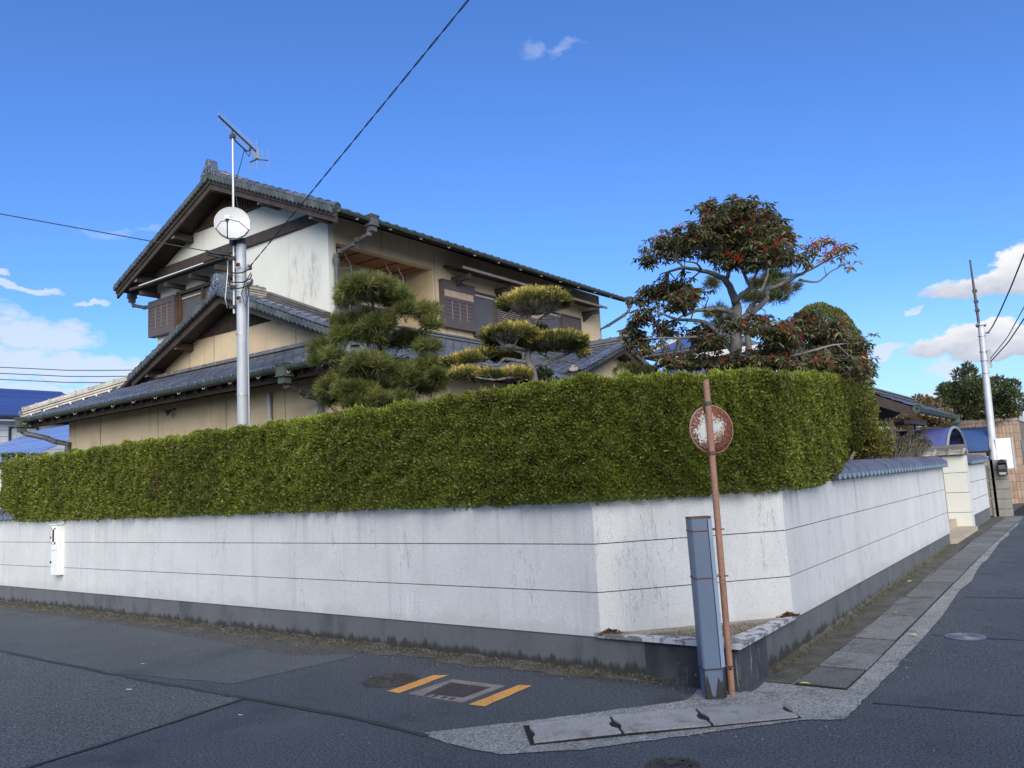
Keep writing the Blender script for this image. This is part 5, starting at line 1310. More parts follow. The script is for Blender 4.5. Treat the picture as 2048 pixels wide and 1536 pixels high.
# house behind the berry tree with solar glass on its hipped roof
nh = thing('hipped_house', 'neighbouring house with a solar panel on its dark hipped roof, seen behind the berry tree', 'house', (-8, 25, .2))
part('wall', MB().box(-10.3, -8.3, 22.2, 24.6, 0, 5.0), m_wall_beige, nh)
rf = part('roof', MB().add([(-10.9, 21.5, 5.08), (-7.6, 21.5, 5.08), (-7.6, 25.4, 5.08), (-10.9, 25.4, 5.08), (-9.5, 23.45, 5.98), (-9.0, 23.45, 5.98)], [(0, 1, 5, 4), (0, 4, 3), (1, 2, 5), (2, 3, 4, 5), (3, 2, 1, 0)]), m_tile_dark, nh)
zz = lambda y: 5.08+(y-21.5)*.4615+.03
part('solar_panel', MB().prism([(-10.45, 21.65, zz(21.65)), (-9.6, 21.65, zz(21.65)), (-9.6, 22.8, zz(22.8)), (-9.85, 22.8, zz(22.8))], (0, 0, .03)), m_solar, rf)
part('solar_panel', MB().prism([(-9.57, 21.65, zz(21.65)), (-8.2, 21.65, zz(21.65)), (-8.7, 22.8, zz(22.8)), (-9.57, 22.8, zz(22.8))], (0, 0, .03)), m_solar, rf)
part('hip_cap', MB().tube([(-10.9, 21.5, 5.12), (-9.5, 23.45, 6.02), (-9.0, 23.45, 6.02)], .06, 6), m_tile_ridge, rf)
lo = thing('low_roof', 'low tiled lean-to roof peeping out under the berry tree beside the hipped house', 'roof', (-8, 18, .3))
part('lean_to_wall', MB().box(-8.6, -6.4, 18.3, 20, .3, 4.1), m_wall_beige, lo)
rf = part('roof', MB().prism([(-8.7, 17.6, 3.85), (-6.2, 17.6, 3.85), (-6.2, 19.6, 4.5), (-8.7, 19.6, 4.5)], (0, 0, -.08)), m_wood, lo)
sv = slope_vecs('south', .325)
for j in range(7):
    for i in range(9): inst('roof_tile', me_tile, frame(Vector((-8.7, 17.58, 3.85))+Vector(sv[0])*(.265*i)+Vector(sv[1])*(.235*j), *sv), rf)
part('ridge_course', MB().box(-8.7, -6.2, 19.3, 19.5, 4.48, 4.62), m_siding, rf)
# far house behind the right-hand trees
fh = thing('far_house', 'pale gabled house half hidden behind the trees on the right', 'house', (-6, 50, 0))
part('wall', MB().box(-8.2, -3.4, 48, 54, 0, 4.1), m_wall_white, fh)
part('roof', MB().prism([(-8.8, 47.5, 4.0), (-2.9, 47.5, 4.0), (-5.9, 47.5, 5.15)], (0, 7, 0)), m_tile_dark, fh)
# ================================================================== LEFT-HAND NEIGHBOUR
nb = thing('neighbour_house', 'neighbouring white house with a deep blue tiled roof at the left edge', 'house', (-42, 16, 0))
part('wall', MB().box(-47, -36.6, 9.5, 21.0, 0, 5.35), m_siding, nb)
bz = lambda x: 5.45+.45*(-36-x)
rf = part('roof', MB().add([(-36, 8.8, bz(-36)), (-36, 21.8, bz(-36)), (-39.0, 17.6, bz(-39.0)), (-39.6, 14.9, bz(-39.6)), (-48, 8.8, bz(-36)), (-48, 21.8, bz(-36))], [(0, 1, 2, 3), (0, 3, 4), (1, 5, 2), (4, 3, 2, 5), (4, 5, 1, 0)]), m_blueroof, nb)
for k in range(11):
    t = (k+.3)/11; x = -36-3.4*t; a = 8.8+(14.9-8.8)*t*.94; b = 21.8+(17.6-21.8)*t
    part('tile_course', MB().prism([(x+.02, a, bz(x)-.01), (x+.02, b, bz(x)-.01), (x+.02, b, bz(x)+.05), (x+.02, a, bz(x)+.05)], (-.28, 0, .12)), m_blueroof, rf)
part('gutter', MB().tube([(-35.9, 8.8, 5.38), (-35.9, 21.8, 5.38)], .09, 8), m_blacktrim, nb)
part('eave_soffit', MB().box(-36.6, -35.9, 8.8, 21.8, 5.25, 5.32), m_siding, nb)
for (y0, y1) in ((13.2, 13.9), (14.55, 15.55)):
    w = part('window', MB().box(-36.61, -36.52, y0, y1, 3.8, 5.0), m_curtain, nb)
    for a in ((y0-.06, y0, 3.74, 5.06), (y1, y1+.06, 3.74, 5.06), (y0, y1, 5.0, 5.06), (y0, y1, 3.74, 3.8), ((y0+y1)/2-.02, (y0+y1)/2+.02, 3.8, 5.0)): part('window_frame', MB().box(-36.60, -36.48, *a), m_blacktrim, w)
for k in range(7): part('siding_joint', MB().box(-36.61, -36.595, 9.5, 21, 3.6+.26*k, 3.615+.26*k), m_screen, nb)
lowr = thing('blue_lean_to', 'low roof of pale blue ribbed tiles behind the left end of the hedge', 'roof', (-33, 13, 0))
pz = lambda y: 3.4+.45*(y-12)
part('wall', MB().box(-37.5, -28.2, 12.0, 15, 0, 3.3), m_siding, lowr)
k = 0; y = 11.6
while y < 15.0:
    xl = -36.6+(y-12.2)*.5
    me_ = MB().prism([(xl, y, pz(y)), (-28, y, pz(y)), (-28, y+.24, pz(y+.24)-.03), (xl+.1, y+.24, pz(y+.24)-.03)], (0, 0, .05))
    part('tile_course', me_, m_blueroof_pale, lowr); y += .235

# ================================================================== tree skeletons: clumps (x,y,z,r horizontal,r vertical,kind) and limbs (x,y,z,radius)
BERRY = [(-3.15,8.24,4.46,0.15,0.11,0.00),(-2.83,8.24,4.38,0.20,0.12,0.00),(-2.79,8.81,4.40,0.21,0.13,0.00),(-3.01,8.22,4.28,0.31,0.14,0.00),(-3.26,7.90,4.13,0.23,0.12,0.00),(-3.69,8.20,4.21,0.17,0.11,0.00),(-4.19,8.80,4.24,0.14,0.14,0.00),(-3.83,8.83,4.27,0.24,0.10,0.00),(-3.49,9.00,4.37,0.27,0.13,0.00),(-2.92,8.43,4.13,0.31,0.15,0.00),(-2.81,9.07,4.33,0.21,0.13,0.00),(-2.56,8.80,4.16,0.14,0.09,0.00),(-2.92,8.38,3.90,0.28,0.14,0.00),(-2.64,8.46,3.92,0.24,0.14,0.00),(-2.51,8.76,3.89,0.12,0.12,0.00),(-3.57,9.26,4.25,0.21,0.10,0.00),(-3.91,8.89,3.85,0.19,0.10,0.00),(-4.08,8.74,3.77,0.22,0.12,0.00),(-4.25,8.61,3.73,0.10,0.10,0.00),(-3.48,8.07,3.47,0.15,0.09,0.00),(-3.44,8.30,3.59,0.11,0.08,0.00),(-3.85,8.60,3.55,0.13,0.07,0.00),(-4.22,8.54,3.47,0.15,0.12,0.00),(-4.41,8.65,3.34,0.12,0.12,0.00),(-4.39,8.73,3.21,0.14,0.09,0.00),(-3.84,7.69,2.95,0.08,0.06,0.00),(-3.95,8.53,3.26,0.15,0.12,0.00),(-3.65,8.88,3.22,0.18,0.12,0.00),(-3.49,8.71,3.07,0.15,0.10,0.00),(-3.07,8.39,3.16,0.15,0.08,0.00),(-3.03,8.96,3.24,0.18,0.11,0.00),(-2.67,8.53,3.05,0.23,0.12,0.00),(-2.77,9.99,3.33,0.26,0.14,0.00),(-2.62,10.00,3.19,0.27,0.14,0.00),(-2.32,9.63,3.16,0.13,0.13,0.00),(-2.72,8.90,2.98,0.23,0.11,0.00),(-2.59,10.13,3.01,0.28,0.12,0.00),(-2.67,9.47,2.83,0.33,0.10,0.00),(-3.28,9.58,2.96,0.22,0.09,0.00),(-2.44,10.14,2.86,0.20,0.12,0.00),(-2.16,9.72,2.79,0.15,0.10,0.00),(-3.82,8.33,2.87,0.16,0.08,0.00),(-3.67,8.78,2.88,0.25,0.08,0.00),(-3.26,8.78,2.80,0.24,0.08,0.00),(-2.80,8.62,2.73,0.23,0.08,0.00),(-2.50,9.11,2.68,0.31,0.08,0.00),(-2.38,10.14,2.72,0.20,0.10,0.00),(-1.97,9.02,2.59,0.12,0.09,0.00),(-2.08,9.74,2.96,0.10,0.10,1.00),(-2.07,9.80,2.63,0.13,0.11,1.00),(-2.19,9.66,2.95,0.10,0.10,1.00),(-2.42,9.32,4.10,0.11,0.08,2.00),(-2.30,9.40,4.14,0.10,0.06,2.00),(-2.18,9.50,4.03,0.10,0.08,2.00),(-2.52,9.27,3.94,0.10,0.10,1.00),(-2.06,9.59,4.06,0.03,0.08,3.00),(-2.09,9.60,3.86,0.06,0.03,3.00),(-2.28,9.44,3.96,0.10,0.06,2.00)]
BERRY_WOOD = [
[(-3.33,8.92,2.38,0.081),(-3.27,8.88,2.91,0.074),(-3.22,8.87,3.26,0.065),(-3.19,8.86,3.49,0.053)],
[(-3.19,8.86,3.49,0.053),(-3.24,8.86,3.65,0.044),(-3.30,8.86,3.79,0.037),(-3.39,8.84,3.86,0.029),(-3.54,8.78,3.94,0.024),(-3.70,8.66,3.98,0.019),(-3.85,8.55,3.95,0.013)],
[(-3.70,8.66,3.98,0.015),(-3.77,8.59,4.08,0.011),(-3.86,8.52,4.11,0.008)],
[(-3.54,8.78,3.94,0.015),(-3.54,8.65,4.00,0.011),(-3.65,8.56,4.03,0.008)],
[(-3.19,8.79,3.49,0.036),(-3.08,8.73,3.56,0.029),(-2.95,8.70,3.61,0.026),(-2.97,8.60,3.72,0.019),(-2.98,8.57,3.87,0.013),(-3.00,8.65,4.09,0.010)],
[(-3.28,8.87,3.79,0.029),(-3.23,8.87,3.98,0.021),(-3.24,8.84,4.18,0.015),(-3.24,8.81,4.41,0.010)],
[(-2.95,8.70,3.61,0.016),(-2.87,8.67,3.74,0.011),(-2.76,8.73,3.92,0.008)],
[(-3.20,8.89,3.25,0.048),(-3.10,9.00,3.38,0.039),(-3.02,9.11,3.46,0.034),(-2.94,9.21,3.57,0.031),(-2.95,9.19,3.65,0.027),(-2.81,9.35,3.73,0.026),(-2.66,9.44,3.81,0.023),(-2.56,9.50,3.86,0.016),(-2.45,9.56,4.03,0.011),(-2.38,9.59,4.14,0.006)],
[(-2.66,9.44,3.82,0.016),(-2.51,9.54,3.88,0.013),(-2.33,9.65,3.98,0.009),(-2.14,9.78,4.05,0.004)],
[(-2.63,9.47,3.77,0.018),(-2.47,9.59,3.73,0.010),(-2.37,9.65,3.80,0.008),(-2.31,9.69,3.85,0.006),(-2.14,9.80,3.93,0.003)],
[(-2.49,9.53,4.04,0.007),(-2.51,9.50,4.12,0.005)],
[(-2.33,9.65,3.98,0.006),(-2.24,9.70,4.10,0.004),(-2.16,9.74,4.21,0.002)],
[(-2.37,9.65,3.80,0.005),(-2.38,9.63,3.91,0.003)],
[(-2.31,9.69,3.85,0.004),(-2.24,9.73,3.90,0.003),(-2.11,9.80,4.11,0.002)],
[(-3.23,8.84,3.39,0.032),(-3.30,8.66,3.42,0.027),(-3.42,8.45,3.40,0.023),(-3.52,8.38,3.39,0.018),(-3.61,8.33,3.34,0.013)],
[(-3.52,8.38,3.39,0.011),(-3.55,8.37,3.30,0.008)],
[(-3.41,8.87,3.15,0.032),(-3.46,8.76,3.23,0.027),(-3.49,8.66,3.29,0.024),(-3.59,8.47,3.31,0.021),(-3.72,8.37,3.33,0.018),(-3.88,8.23,3.43,0.011)],
[(-3.72,8.37,3.33,0.011),(-3.63,8.43,3.39,0.010)],
[(-3.45,8.84,3.18,0.018),(-3.58,8.62,3.14,0.016),(-3.73,8.40,3.12,0.015),(-3.89,8.27,3.13,0.010),(-4.06,8.15,3.13,0.006)],
[(-3.27,8.88,2.91,0.032),(-3.41,8.87,3.15,0.032)],
[(-2.72,9.05,2.83,0.019),(-2.57,9.15,2.85,0.018),(-2.38,9.29,2.91,0.013),(-2.26,9.37,2.93,0.008)],
[(-3.24,8.85,2.86,0.032),(-2.98,8.92,2.83,0.024),(-2.72,9.05,2.83,0.019)],
[(-2.26,9.37,2.93,0.008),(-2.18,9.57,2.79,0.006),(-2.11,9.75,2.70,0.005)],
[(-2.26,9.37,2.93,0.007),(-2.18,9.67,2.97,0.006),(-2.08,9.73,3.01,0.004)],
]
PINE = [(-6.57,6.34,3.88,0.29,0.12,0.00),(-7.21,6.73,3.97,0.23,0.15,0.00),(-6.55,6.72,3.80,0.19,0.12,0.00),(-6.87,6.84,3.94,0.28,0.11,0.00),(-6.42,7.12,3.67,0.15,0.12,0.00),(-6.29,7.05,3.49,0.10,0.09,0.00),(-7.66,6.95,4.02,0.13,0.10,0.00),(-6.39,6.74,3.64,0.13,0.09,0.00),(-7.12,6.54,3.57,0.21,0.12,0.00),(-6.66,6.57,3.49,0.18,0.12,0.00),(-7.16,6.83,3.66,0.22,0.09,0.00),(-7.07,6.40,3.41,0.16,0.09,0.00),(-6.84,6.68,3.38,0.18,0.10,0.00),(-6.87,7.25,3.40,0.25,0.11,0.00),(-6.32,7.03,3.23,0.13,0.09,0.00),(-7.53,6.50,3.33,0.17,0.11,0.00),(-7.91,6.74,3.27,0.11,0.08,0.00),(-7.05,6.19,3.15,0.12,0.07,0.00),(-6.69,6.42,3.00,0.26,0.13,0.00),(-7.03,6.43,2.91,0.21,0.13,0.00),(-7.14,7.13,3.06,0.20,0.14,0.00),(-7.21,6.87,2.95,0.25,0.12,0.00),(-6.50,6.83,2.89,0.16,0.12,0.00),(-6.36,7.06,3.00,0.19,0.12,0.00),(-6.16,7.00,2.85,0.12,0.10,0.00),(-7.39,6.52,2.84,0.17,0.11,0.00),(-6.82,6.33,2.72,0.23,0.09,0.00),(-7.15,7.06,2.80,0.31,0.09,0.00),(-7.00,7.46,2.84,0.24,0.10,0.00),(-6.85,7.66,2.85,0.16,0.08,0.00),(-7.74,6.68,2.83,0.11,0.08,0.00),(-7.78,7.00,2.74,0.24,0.10,0.00),(-6.70,6.41,2.58,0.26,0.09,0.00),(-6.68,6.82,2.61,0.22,0.09,0.00)]
PINE_WOOD = [
[(-7.10,6.91,2.11,0.053),(-7.07,6.86,2.56,0.049),(-7.02,6.91,2.87,0.043),(-7.01,6.83,3.09,0.038),(-6.93,6.84,3.35,0.034),(-6.98,6.78,3.53,0.027),(-6.94,6.77,3.73,0.020),(-6.94,6.74,3.92,0.012)],
[(-6.98,6.78,3.53,0.018),(-6.97,6.65,3.64,0.015),(-7.03,6.53,3.68,0.014),(-7.13,6.39,3.74,0.009)],
[(-7.11,6.54,3.69,0.012),(-7.09,6.53,3.83,0.009)],
[(-6.93,6.84,3.35,0.018),(-6.70,6.88,3.41,0.015),(-6.56,6.90,3.50,0.014),(-6.40,6.96,3.46,0.012),(-6.31,7.01,3.53,0.009)],
[(-6.94,6.85,3.19,0.017),(-6.73,6.89,3.17,0.014),(-6.50,6.93,3.19,0.009)],
[(-7.01,6.83,3.09,0.018),(-7.11,6.62,3.10,0.014),(-7.22,6.42,3.07,0.011),(-7.31,6.36,3.07,0.008)],
[(-6.98,6.88,2.86,0.021),(-6.69,6.91,2.80,0.017),(-6.51,6.98,2.78,0.015),(-6.46,7.01,2.86,0.012)],
[(-7.02,6.87,2.74,0.018),(-7.02,6.62,2.73,0.014),(-7.16,6.45,2.75,0.009)],
]
NIWAKI = [(-4.94,7.32,3.61,0.40,0.14,0.00),(-5.13,7.05,3.25,0.30,0.10,0.00),(-4.88,7.55,3.17,0.39,0.10,0.00),(-5.67,6.75,2.98,0.13,0.06,0.00),(-5.53,6.85,3.01,0.16,0.07,0.00),(-5.41,6.99,3.06,0.14,0.07,0.00),(-5.37,7.28,3.04,0.15,0.06,0.00),(-5.54,6.75,2.83,0.16,0.07,0.00),(-5.35,6.89,2.79,0.18,0.07,0.00),(-5.17,7.14,2.80,0.20,0.09,0.00),(-5.27,7.35,3.41,0.09,0.03,0.00),(-5.03,7.54,3.32,0.07,0.06,0.00),(-5.47,7.18,3.20,0.08,0.06,0.00),(-4.69,7.70,3.11,0.13,0.08,0.00),(-4.61,7.77,3.02,0.05,0.05,0.00),(-5.03,7.55,2.82,0.08,0.06,0.00)]
NIWAKI_WOOD = [
[(-5.09,7.40,2.29,0.070),(-5.05,7.36,2.77,0.056),(-5.07,7.33,2.89,0.044),(-5.07,7.31,3.03,0.037),(-5.06,7.35,3.17,0.033),(-5.02,7.31,3.27,0.031),(-5.02,7.29,3.40,0.028),(-5.00,7.29,3.51,0.019)],
[(-5.01,7.29,3.44,0.014),(-5.05,7.13,3.48,0.010),(-5.11,7.07,3.54,0.007),(-5.17,7.03,3.58,0.005)],
[(-5.00,7.29,3.44,0.013),(-4.97,7.43,3.53,0.009),(-4.91,7.47,3.60,0.007)],
[(-4.97,7.33,3.36,0.019),(-4.91,7.37,3.41,0.012),(-4.79,7.45,3.48,0.009),(-4.69,7.51,3.54,0.006)],
[(-4.91,7.37,3.40,0.012),(-4.77,7.41,3.39,0.008),(-4.66,7.42,3.42,0.006)],
[(-5.02,7.29,3.40,0.014),(-5.00,7.16,3.53,0.008),(-5.01,7.14,3.61,0.005)],
[(-4.99,7.30,3.45,0.011),(-4.89,7.23,3.56,0.007)],
[(-5.08,7.10,3.51,0.005),(-5.12,7.02,3.44,0.004),(-5.14,6.95,3.40,0.003)],
[(-5.07,7.30,3.07,0.023),(-5.08,7.17,3.07,0.020),(-5.11,7.02,3.07,0.017),(-5.15,6.93,3.10,0.013),(-5.18,6.83,3.19,0.008),(-5.22,6.79,3.24,0.005)],
[(-5.15,6.99,3.10,0.010),(-5.05,6.93,3.17,0.007)],
[(-5.08,7.05,3.07,0.010),(-5.02,7.07,3.16,0.007)],
[(-5.15,6.93,3.10,0.008),(-5.13,6.87,3.20,0.006)],
[(-5.05,7.34,2.89,0.028),(-5.00,7.44,2.91,0.021),(-4.93,7.55,2.95,0.019),(-4.81,7.63,2.99,0.016),(-4.76,7.72,3.03,0.012),(-4.71,7.81,3.08,0.007)],
[(-4.93,7.55,2.95,0.012),(-4.98,7.50,3.01,0.009),(-5.02,7.40,3.06,0.007),(-5.01,7.34,3.10,0.004)],
[(-4.96,7.52,3.00,0.008),(-4.96,7.50,3.09,0.007),(-4.93,7.52,3.15,0.004)],
[(-4.79,7.64,2.99,0.009),(-4.79,7.69,3.08,0.007),(-4.80,7.67,3.14,0.004)],
[(-4.73,7.68,3.02,0.008),(-4.73,7.67,3.11,0.005)],
[(-5.00,7.44,2.89,0.014),(-4.89,7.58,2.93,0.012),(-4.75,7.68,2.92,0.012),(-4.67,7.75,2.88,0.007)],
[(-5.07,7.32,2.93,0.026),(-5.15,7.20,2.94,0.021),(-5.23,7.07,2.96,0.019),(-5.29,7.04,2.90,0.014),(-5.32,6.90,2.89,0.008),(-5.39,6.84,2.93,0.006)],
[(-5.32,6.90,2.89,0.007),(-5.45,6.80,2.91,0.005),(-5.58,6.71,2.92,0.003)],
[(-5.07,7.34,2.80,0.023),(-5.12,7.07,2.74,0.017),(-5.21,6.82,2.71,0.012),(-5.32,6.67,2.74,0.007)],
[(-5.21,6.82,2.71,0.008),(-5.21,6.75,2.76,0.005)],
]
PINE_B = [(-3.82,12.17,4.65,0.26,0.12,0.00),(-3.86,12.00,4.34,0.24,0.12,0.00),(-3.51,11.92,4.19,0.21,0.13,0.00),(-3.75,12.23,4.47,0.20,0.11,0.00),(-4.45,11.48,3.93,0.19,0.12,0.00),(-4.44,11.70,3.80,0.19,0.12,0.00),(-3.63,11.73,4.06,0.17,0.08,0.00),(-4.32,11.09,4.30,0.12,0.08,0.00),(-3.92,11.67,4.10,0.17,0.13,0.00)]
PINE_B_WOOD = [
[(-4.19,11.75,2.61,0.063),(-4.08,11.70,3.45,0.048),(-4.06,11.65,3.87,0.042),(-3.90,11.73,4.11,0.032),(-3.76,11.79,4.39,0.021),(-3.71,11.80,4.56,0.011)],
[(-3.90,11.74,4.07,0.019),(-3.67,11.89,4.13,0.015),(-3.53,11.99,4.19,0.008)],
[(-4.07,11.66,3.76,0.019),(-4.34,11.45,3.82,0.013)],
]
FAR_TREE = [(-2.96,27.53,4.04,0.21,0.24,0.00),(-3.28,28.02,4.11,0.18,0.18,0.00),(-3.91,29.33,3.83,0.23,0.19,0.00),(-3.46,27.82,3.56,0.46,0.31,0.00),(-2.86,27.30,3.56,0.44,0.36,0.00),(-2.62,27.56,3.61,0.30,0.30,0.00),(-3.20,27.59,3.16,0.60,0.36,0.00),(-2.88,29.65,3.22,0.70,0.42,0.00),(-2.24,28.82,3.42,0.37,0.31,0.00),(-2.00,28.75,3.67,0.21,0.18,0.00),(-1.93,28.28,3.21,0.21,0.36,0.00),(-3.25,30.03,2.84,0.59,0.33,0.00),(-2.58,28.85,2.81,0.62,0.37,0.00),(-2.14,28.51,2.88,0.27,0.24,0.00),(-2.97,27.27,4.23,0.12,0.15,0.00),(-2.29,27.81,3.76,0.21,0.15,0.00)]
AUTUMN = [(-4.41,24.16,2.71,0.25,0.14,0.00),(-4.19,25.07,2.72,0.25,0.14,0.00),(-3.55,24.74,2.76,0.25,0.14,0.00),(-3.31,24.76,2.74,0.16,0.14,0.00),(-3.91,24.99,2.80,0.22,0.11,0.00),(-3.81,24.64,3.20,0.22,0.14,0.00),(-3.79,25.77,3.17,0.23,0.14,0.00),(-3.94,24.35,3.23,0.14,0.11,0.00),(-4.39,24.72,2.64,0.42,0.14,0.00),(-3.87,25.46,2.67,0.43,0.14,0.00),(-3.46,25.21,2.66,0.25,0.17,0.00),(-4.85,25.07,2.66,0.17,0.17,0.00)]
BARE = [(-2.70,14.41,1.86,0.15,0.10,0.00),(-2.50,14.32,1.88,0.18,0.11,0.00),(-2.41,14.57,1.82,0.16,0.10,0.00),(-2.56,14.10,1.72,0.19,0.10,0.00),(-2.34,14.62,1.87,0.10,0.08,0.00),(-2.43,14.37,1.98,0.11,0.06,0.00),(-2.83,14.70,2.07,0.10,0.08,0.00),(-2.84,14.61,2.22,0.08,0.08,0.00)]
THUJA = [(-2.72,11.83,2.57,0.13,0.17,0.00),(-2.66,11.61,2.39,0.15,0.15,0.00),(-2.61,11.80,2.29,0.17,0.15,0.00),(-2.76,11.69,2.17,0.17,0.14,0.00),(-2.65,11.79,1.97,0.21,0.15,0.00),(-2.51,11.92,1.87,0.19,0.15,0.00),(-2.83,12.09,1.82,0.21,0.14,0.00),(-2.56,11.85,1.73,0.21,0.11,0.00),(-2.82,11.56,1.98,0.15,0.16,0.00),(-3.02,12.00,1.73,0.17,0.11,0.00),(-2.85,11.80,2.35,0.14,0.14,0.00),(-2.53,12.35,2.05,0.09,0.09,0.00)]
PAD = (-5.12,10.01,3.02,.30,.11,0)

# ================================================================== PLANTS
def unit(a): return a/(np.linalg.norm(a, axis=-1, keepdims=True)+1e-9)
_K = [(RNG.normal(0, 1, 3), RNG.uniform(0, 6.28)) for _ in range(14)]
def wob(P, scale):
    s = 0
    for k, ph in _K[:10]: s = s+np.sin((P/scale)@(k*1.6)+ph)
    return s/4.5
def wood(name, paths, m, parent, n=7):
    mb = MB()
    for p in paths:
        # smooth each limb a little
        pts = [Vector(q[:3]) for q in p]; rs = [q[3] for q in p]; o, r2 = [], []
        for i in range(len(pts)-1):
            a, b = pts[i], pts[i+1]; t0 = (pts[i+1]-pts[max(i-1, 0)])*.5; t1 = (pts[min(i+2, len(pts)-1)]-pts[i])*.5
            for s in (0, .34, .67):
                h = (2*s**3-3*s**2+1, s**3-2*s**2+s, -2*s**3+3*s**2, s**3-s**2)
                o.append(a*h[0]+t0*h[1]+b*h[2]+t1*h[3]+Vector((random.uniform(-1, 1), random.uniform(-1, 1), random.uniform(-1, 1)))*rs[i]*.22); r2.append(rs[i]+(rs[i+1]-rs[i])*s)
        o.append(pts[-1]); r2.append(rs[-1]); mb.tube(o, r2, n)
    return part(name, mb, m, parent, True)
def choose(cols, n, j=.25):
    c = np.array(cols); return c[RNG.integers(0, len(c), n)]*RNG.uniform(1-j, 1+j, (n, 1))
# ---- hedge
hedge = thing('hedge', 'dense clipped evergreen hedge overhanging the top of the white garden wall', 'hedge', (-6, 6.3, 1.4))
HP = offset([Vector((-15.6, LY(-15.6))), F1, F2, Vector((-2.283, 9.38))], -.085)
def hedge_shell(n):
    seg = [(HP[i+1]-HP[i]).length for i in range(3)]
    P = np.zeros((n, 3)); Nn = np.zeros((n, 3))
    ZB, ZT, DEP, rr = 1.40, 2.44, .80, .085
    # weight near parts more than far ones
    s = np.empty(n); w = []
    grid = np.linspace(0, sum(seg), 400)
    def at(sv):
        k = 0
        while k < 2 and sv > seg[k]: sv -= seg[k]; k += 1
        t = (HP[k+1]-HP[k]).normalized(); p = HP[k]+t*sv
        return p, Vector((-t.y, t.x)), t
    pts = [at(v) for v in grid]
    wt = np.array([1/max(5., (p[0].to_3d()-CAM).length)**1.45 for p in pts]); cdf = np.cumsum(wt)/wt.sum()
    gi = np.searchsorted(cdf, RNG.random(n))
    base = np.array([[p[0].x, p[0].y] for p in pts]); nin = np.array([[p[1].x, p[1].y] for p in pts]); tg = np.array([[p[2].x, p[2].y] for p in pts])
    jit = RNG.uniform(-.5, .5, n)*(grid[1]-grid[0])
    B = base[gi]+tg[gi]*jit[:, None]; I = nin[gi]; S = grid[gi]+jit
    # smooth the inward direction round the corners
    kern = np.ones(25)/25; ns = np.stack([np.convolve(np.pad(nin[:, k], 12, 'edge'), kern, 'valid') for k in (0, 1)], 1); I = unit(ns[gi])
    per = RNG.random(n)*(ZT-ZB+DEP*.9+.10)
    f = per < ZT-ZB; bt = per > ZT-ZB+DEP*.9
    z = np.where(f, ZB+per, np.where(bt, ZB+.04, ZT)); dep = np.where(f, 0, np.where(bt, .06+RNG.random(n)*.16, per-(ZT-ZB)))
    # rounded top edge
    e = np.clip((z-(ZT-rr))/rr, 0, 1)*f; dep = dep+rr*(1-np.sqrt(1-e**2*.98))*.8; e2 = np.clip((rr-dep)/rr, 0, 1)*(~f)*(~bt); z = z-rr*(1-np.sqrt(1-e2**2*.98))*.8*(~bt)
    out = np.where(f[:, None], -I, 0); Nn[:, :2] = out; Nn[:, 2] = np.where(f, .25+e, np.where(bt, -.8, 1.)); Nn[:, :2] -= I*(e2[:, None]*.8)
    Nn = unit(Nn)
    lift = .17*np.clip((S-(seg[0]+seg[1]+.3))/2.4, 0, 1)**1.2
    z = z+lift*np.clip((z-1.6)/.8, 0, 1)
    P[:, :2] = B+I*dep[:, None]; P[:, 2] = z
    tot = sum(seg); end_hi = tot-.02-.14*np.clip((z-2.5)/.1, 0, 1)-.35*np.clip((2.2-z)/.6, 0, 1)-1.05*np.clip((1.62-z)/.22, 0, 1)**1.3
    end_lo = .0+.85*np.clip((1.72-z)/.34, 0, 1)**1.4
    keep = (S < end_hi) & (S > end_lo)
    # closed right-hand end
    return P[keep], Nn[keep]
P, Nn = hedge_shell(360000)
ne = 9000
th = RNG.uniform(0, 1, ne); zz = RNG.uniform(1.42, 2.60, ne); de = RNG.uniform(0, .8, ne)
ye = 9.38-.02-.14*np.clip((zz-2.5)/.1, 0, 1)-.35*np.clip((2.2-zz)/.6, 0, 1)-1.05*np.clip((1.62-zz)/.22, 0, 1)**1.3
Pe = np.stack([np.full(ne, -2.2)-de, ye-.06*np.abs(de-.3), zz], 1); Ne = unit(np.stack([np.where(de < .2, .7, 0), np.full(ne, 1.), np.full(ne, .3)], 1))
xe = -15.6-.0*zz+.85*np.clip((1.72-zz)/.34, 0, 1)**1.4
Pl = np.stack([xe, np.array([LY(-15.3)])-.085+de, zz], 1); Nl = unit(np.stack([np.full(ne, -1.), np.where(de < .2, -.6, 0), np.full(ne, .3)], 1))
P = np.concatenate([P, Pe, Pl]); Nn = np.concatenate([Nn, Ne, Nl])
bumpv = wob(P, .07)*.034+wob(P+7, .26)*.024
P = P+Nn*(bumpv-.015)[:, None]
dist = np.linalg.norm(P-np.array(CAM), axis=1); n = len(P)
inn = RNG.random(n)**2*.025; P = P-Nn*inn[:, None]
D = unit(Nn*.85+np.array([0, 0, .50])+RNG.normal(0, .60, (n, 3)))
L = RNG.uniform(.017, .037, n)*(dist/7)**.55
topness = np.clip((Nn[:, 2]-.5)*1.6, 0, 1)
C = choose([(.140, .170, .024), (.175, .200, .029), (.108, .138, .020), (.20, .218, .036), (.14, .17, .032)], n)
C = C*(1+.42*topness[:, None])+topness[:, None]*np.array([.035, .03, .0])  # highlights along the hedge top are put into the leaf colour
C = C*(1+.22*wob(P, .5))[:, None]
dead = (wob(P+3, .20) > 1.0) & (RNG.random(n) < .5); C[dead] = choose([(.10, .06, .03), (.13, .09, .045)], int(dead.sum()))
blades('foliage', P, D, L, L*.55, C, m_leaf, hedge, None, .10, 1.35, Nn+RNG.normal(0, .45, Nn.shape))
spk = topness > .75; idx = np.where(spk)[0]; idx = idx[RNG.random(len(idx)) < .05]
D2 = unit(RNG.normal(0, .28, (len(idx), 3))+np.array([0, 0, 1.])); L2 = RNG.uniform(.03, .075, len(idx))*(dist[idx]/8)**.4
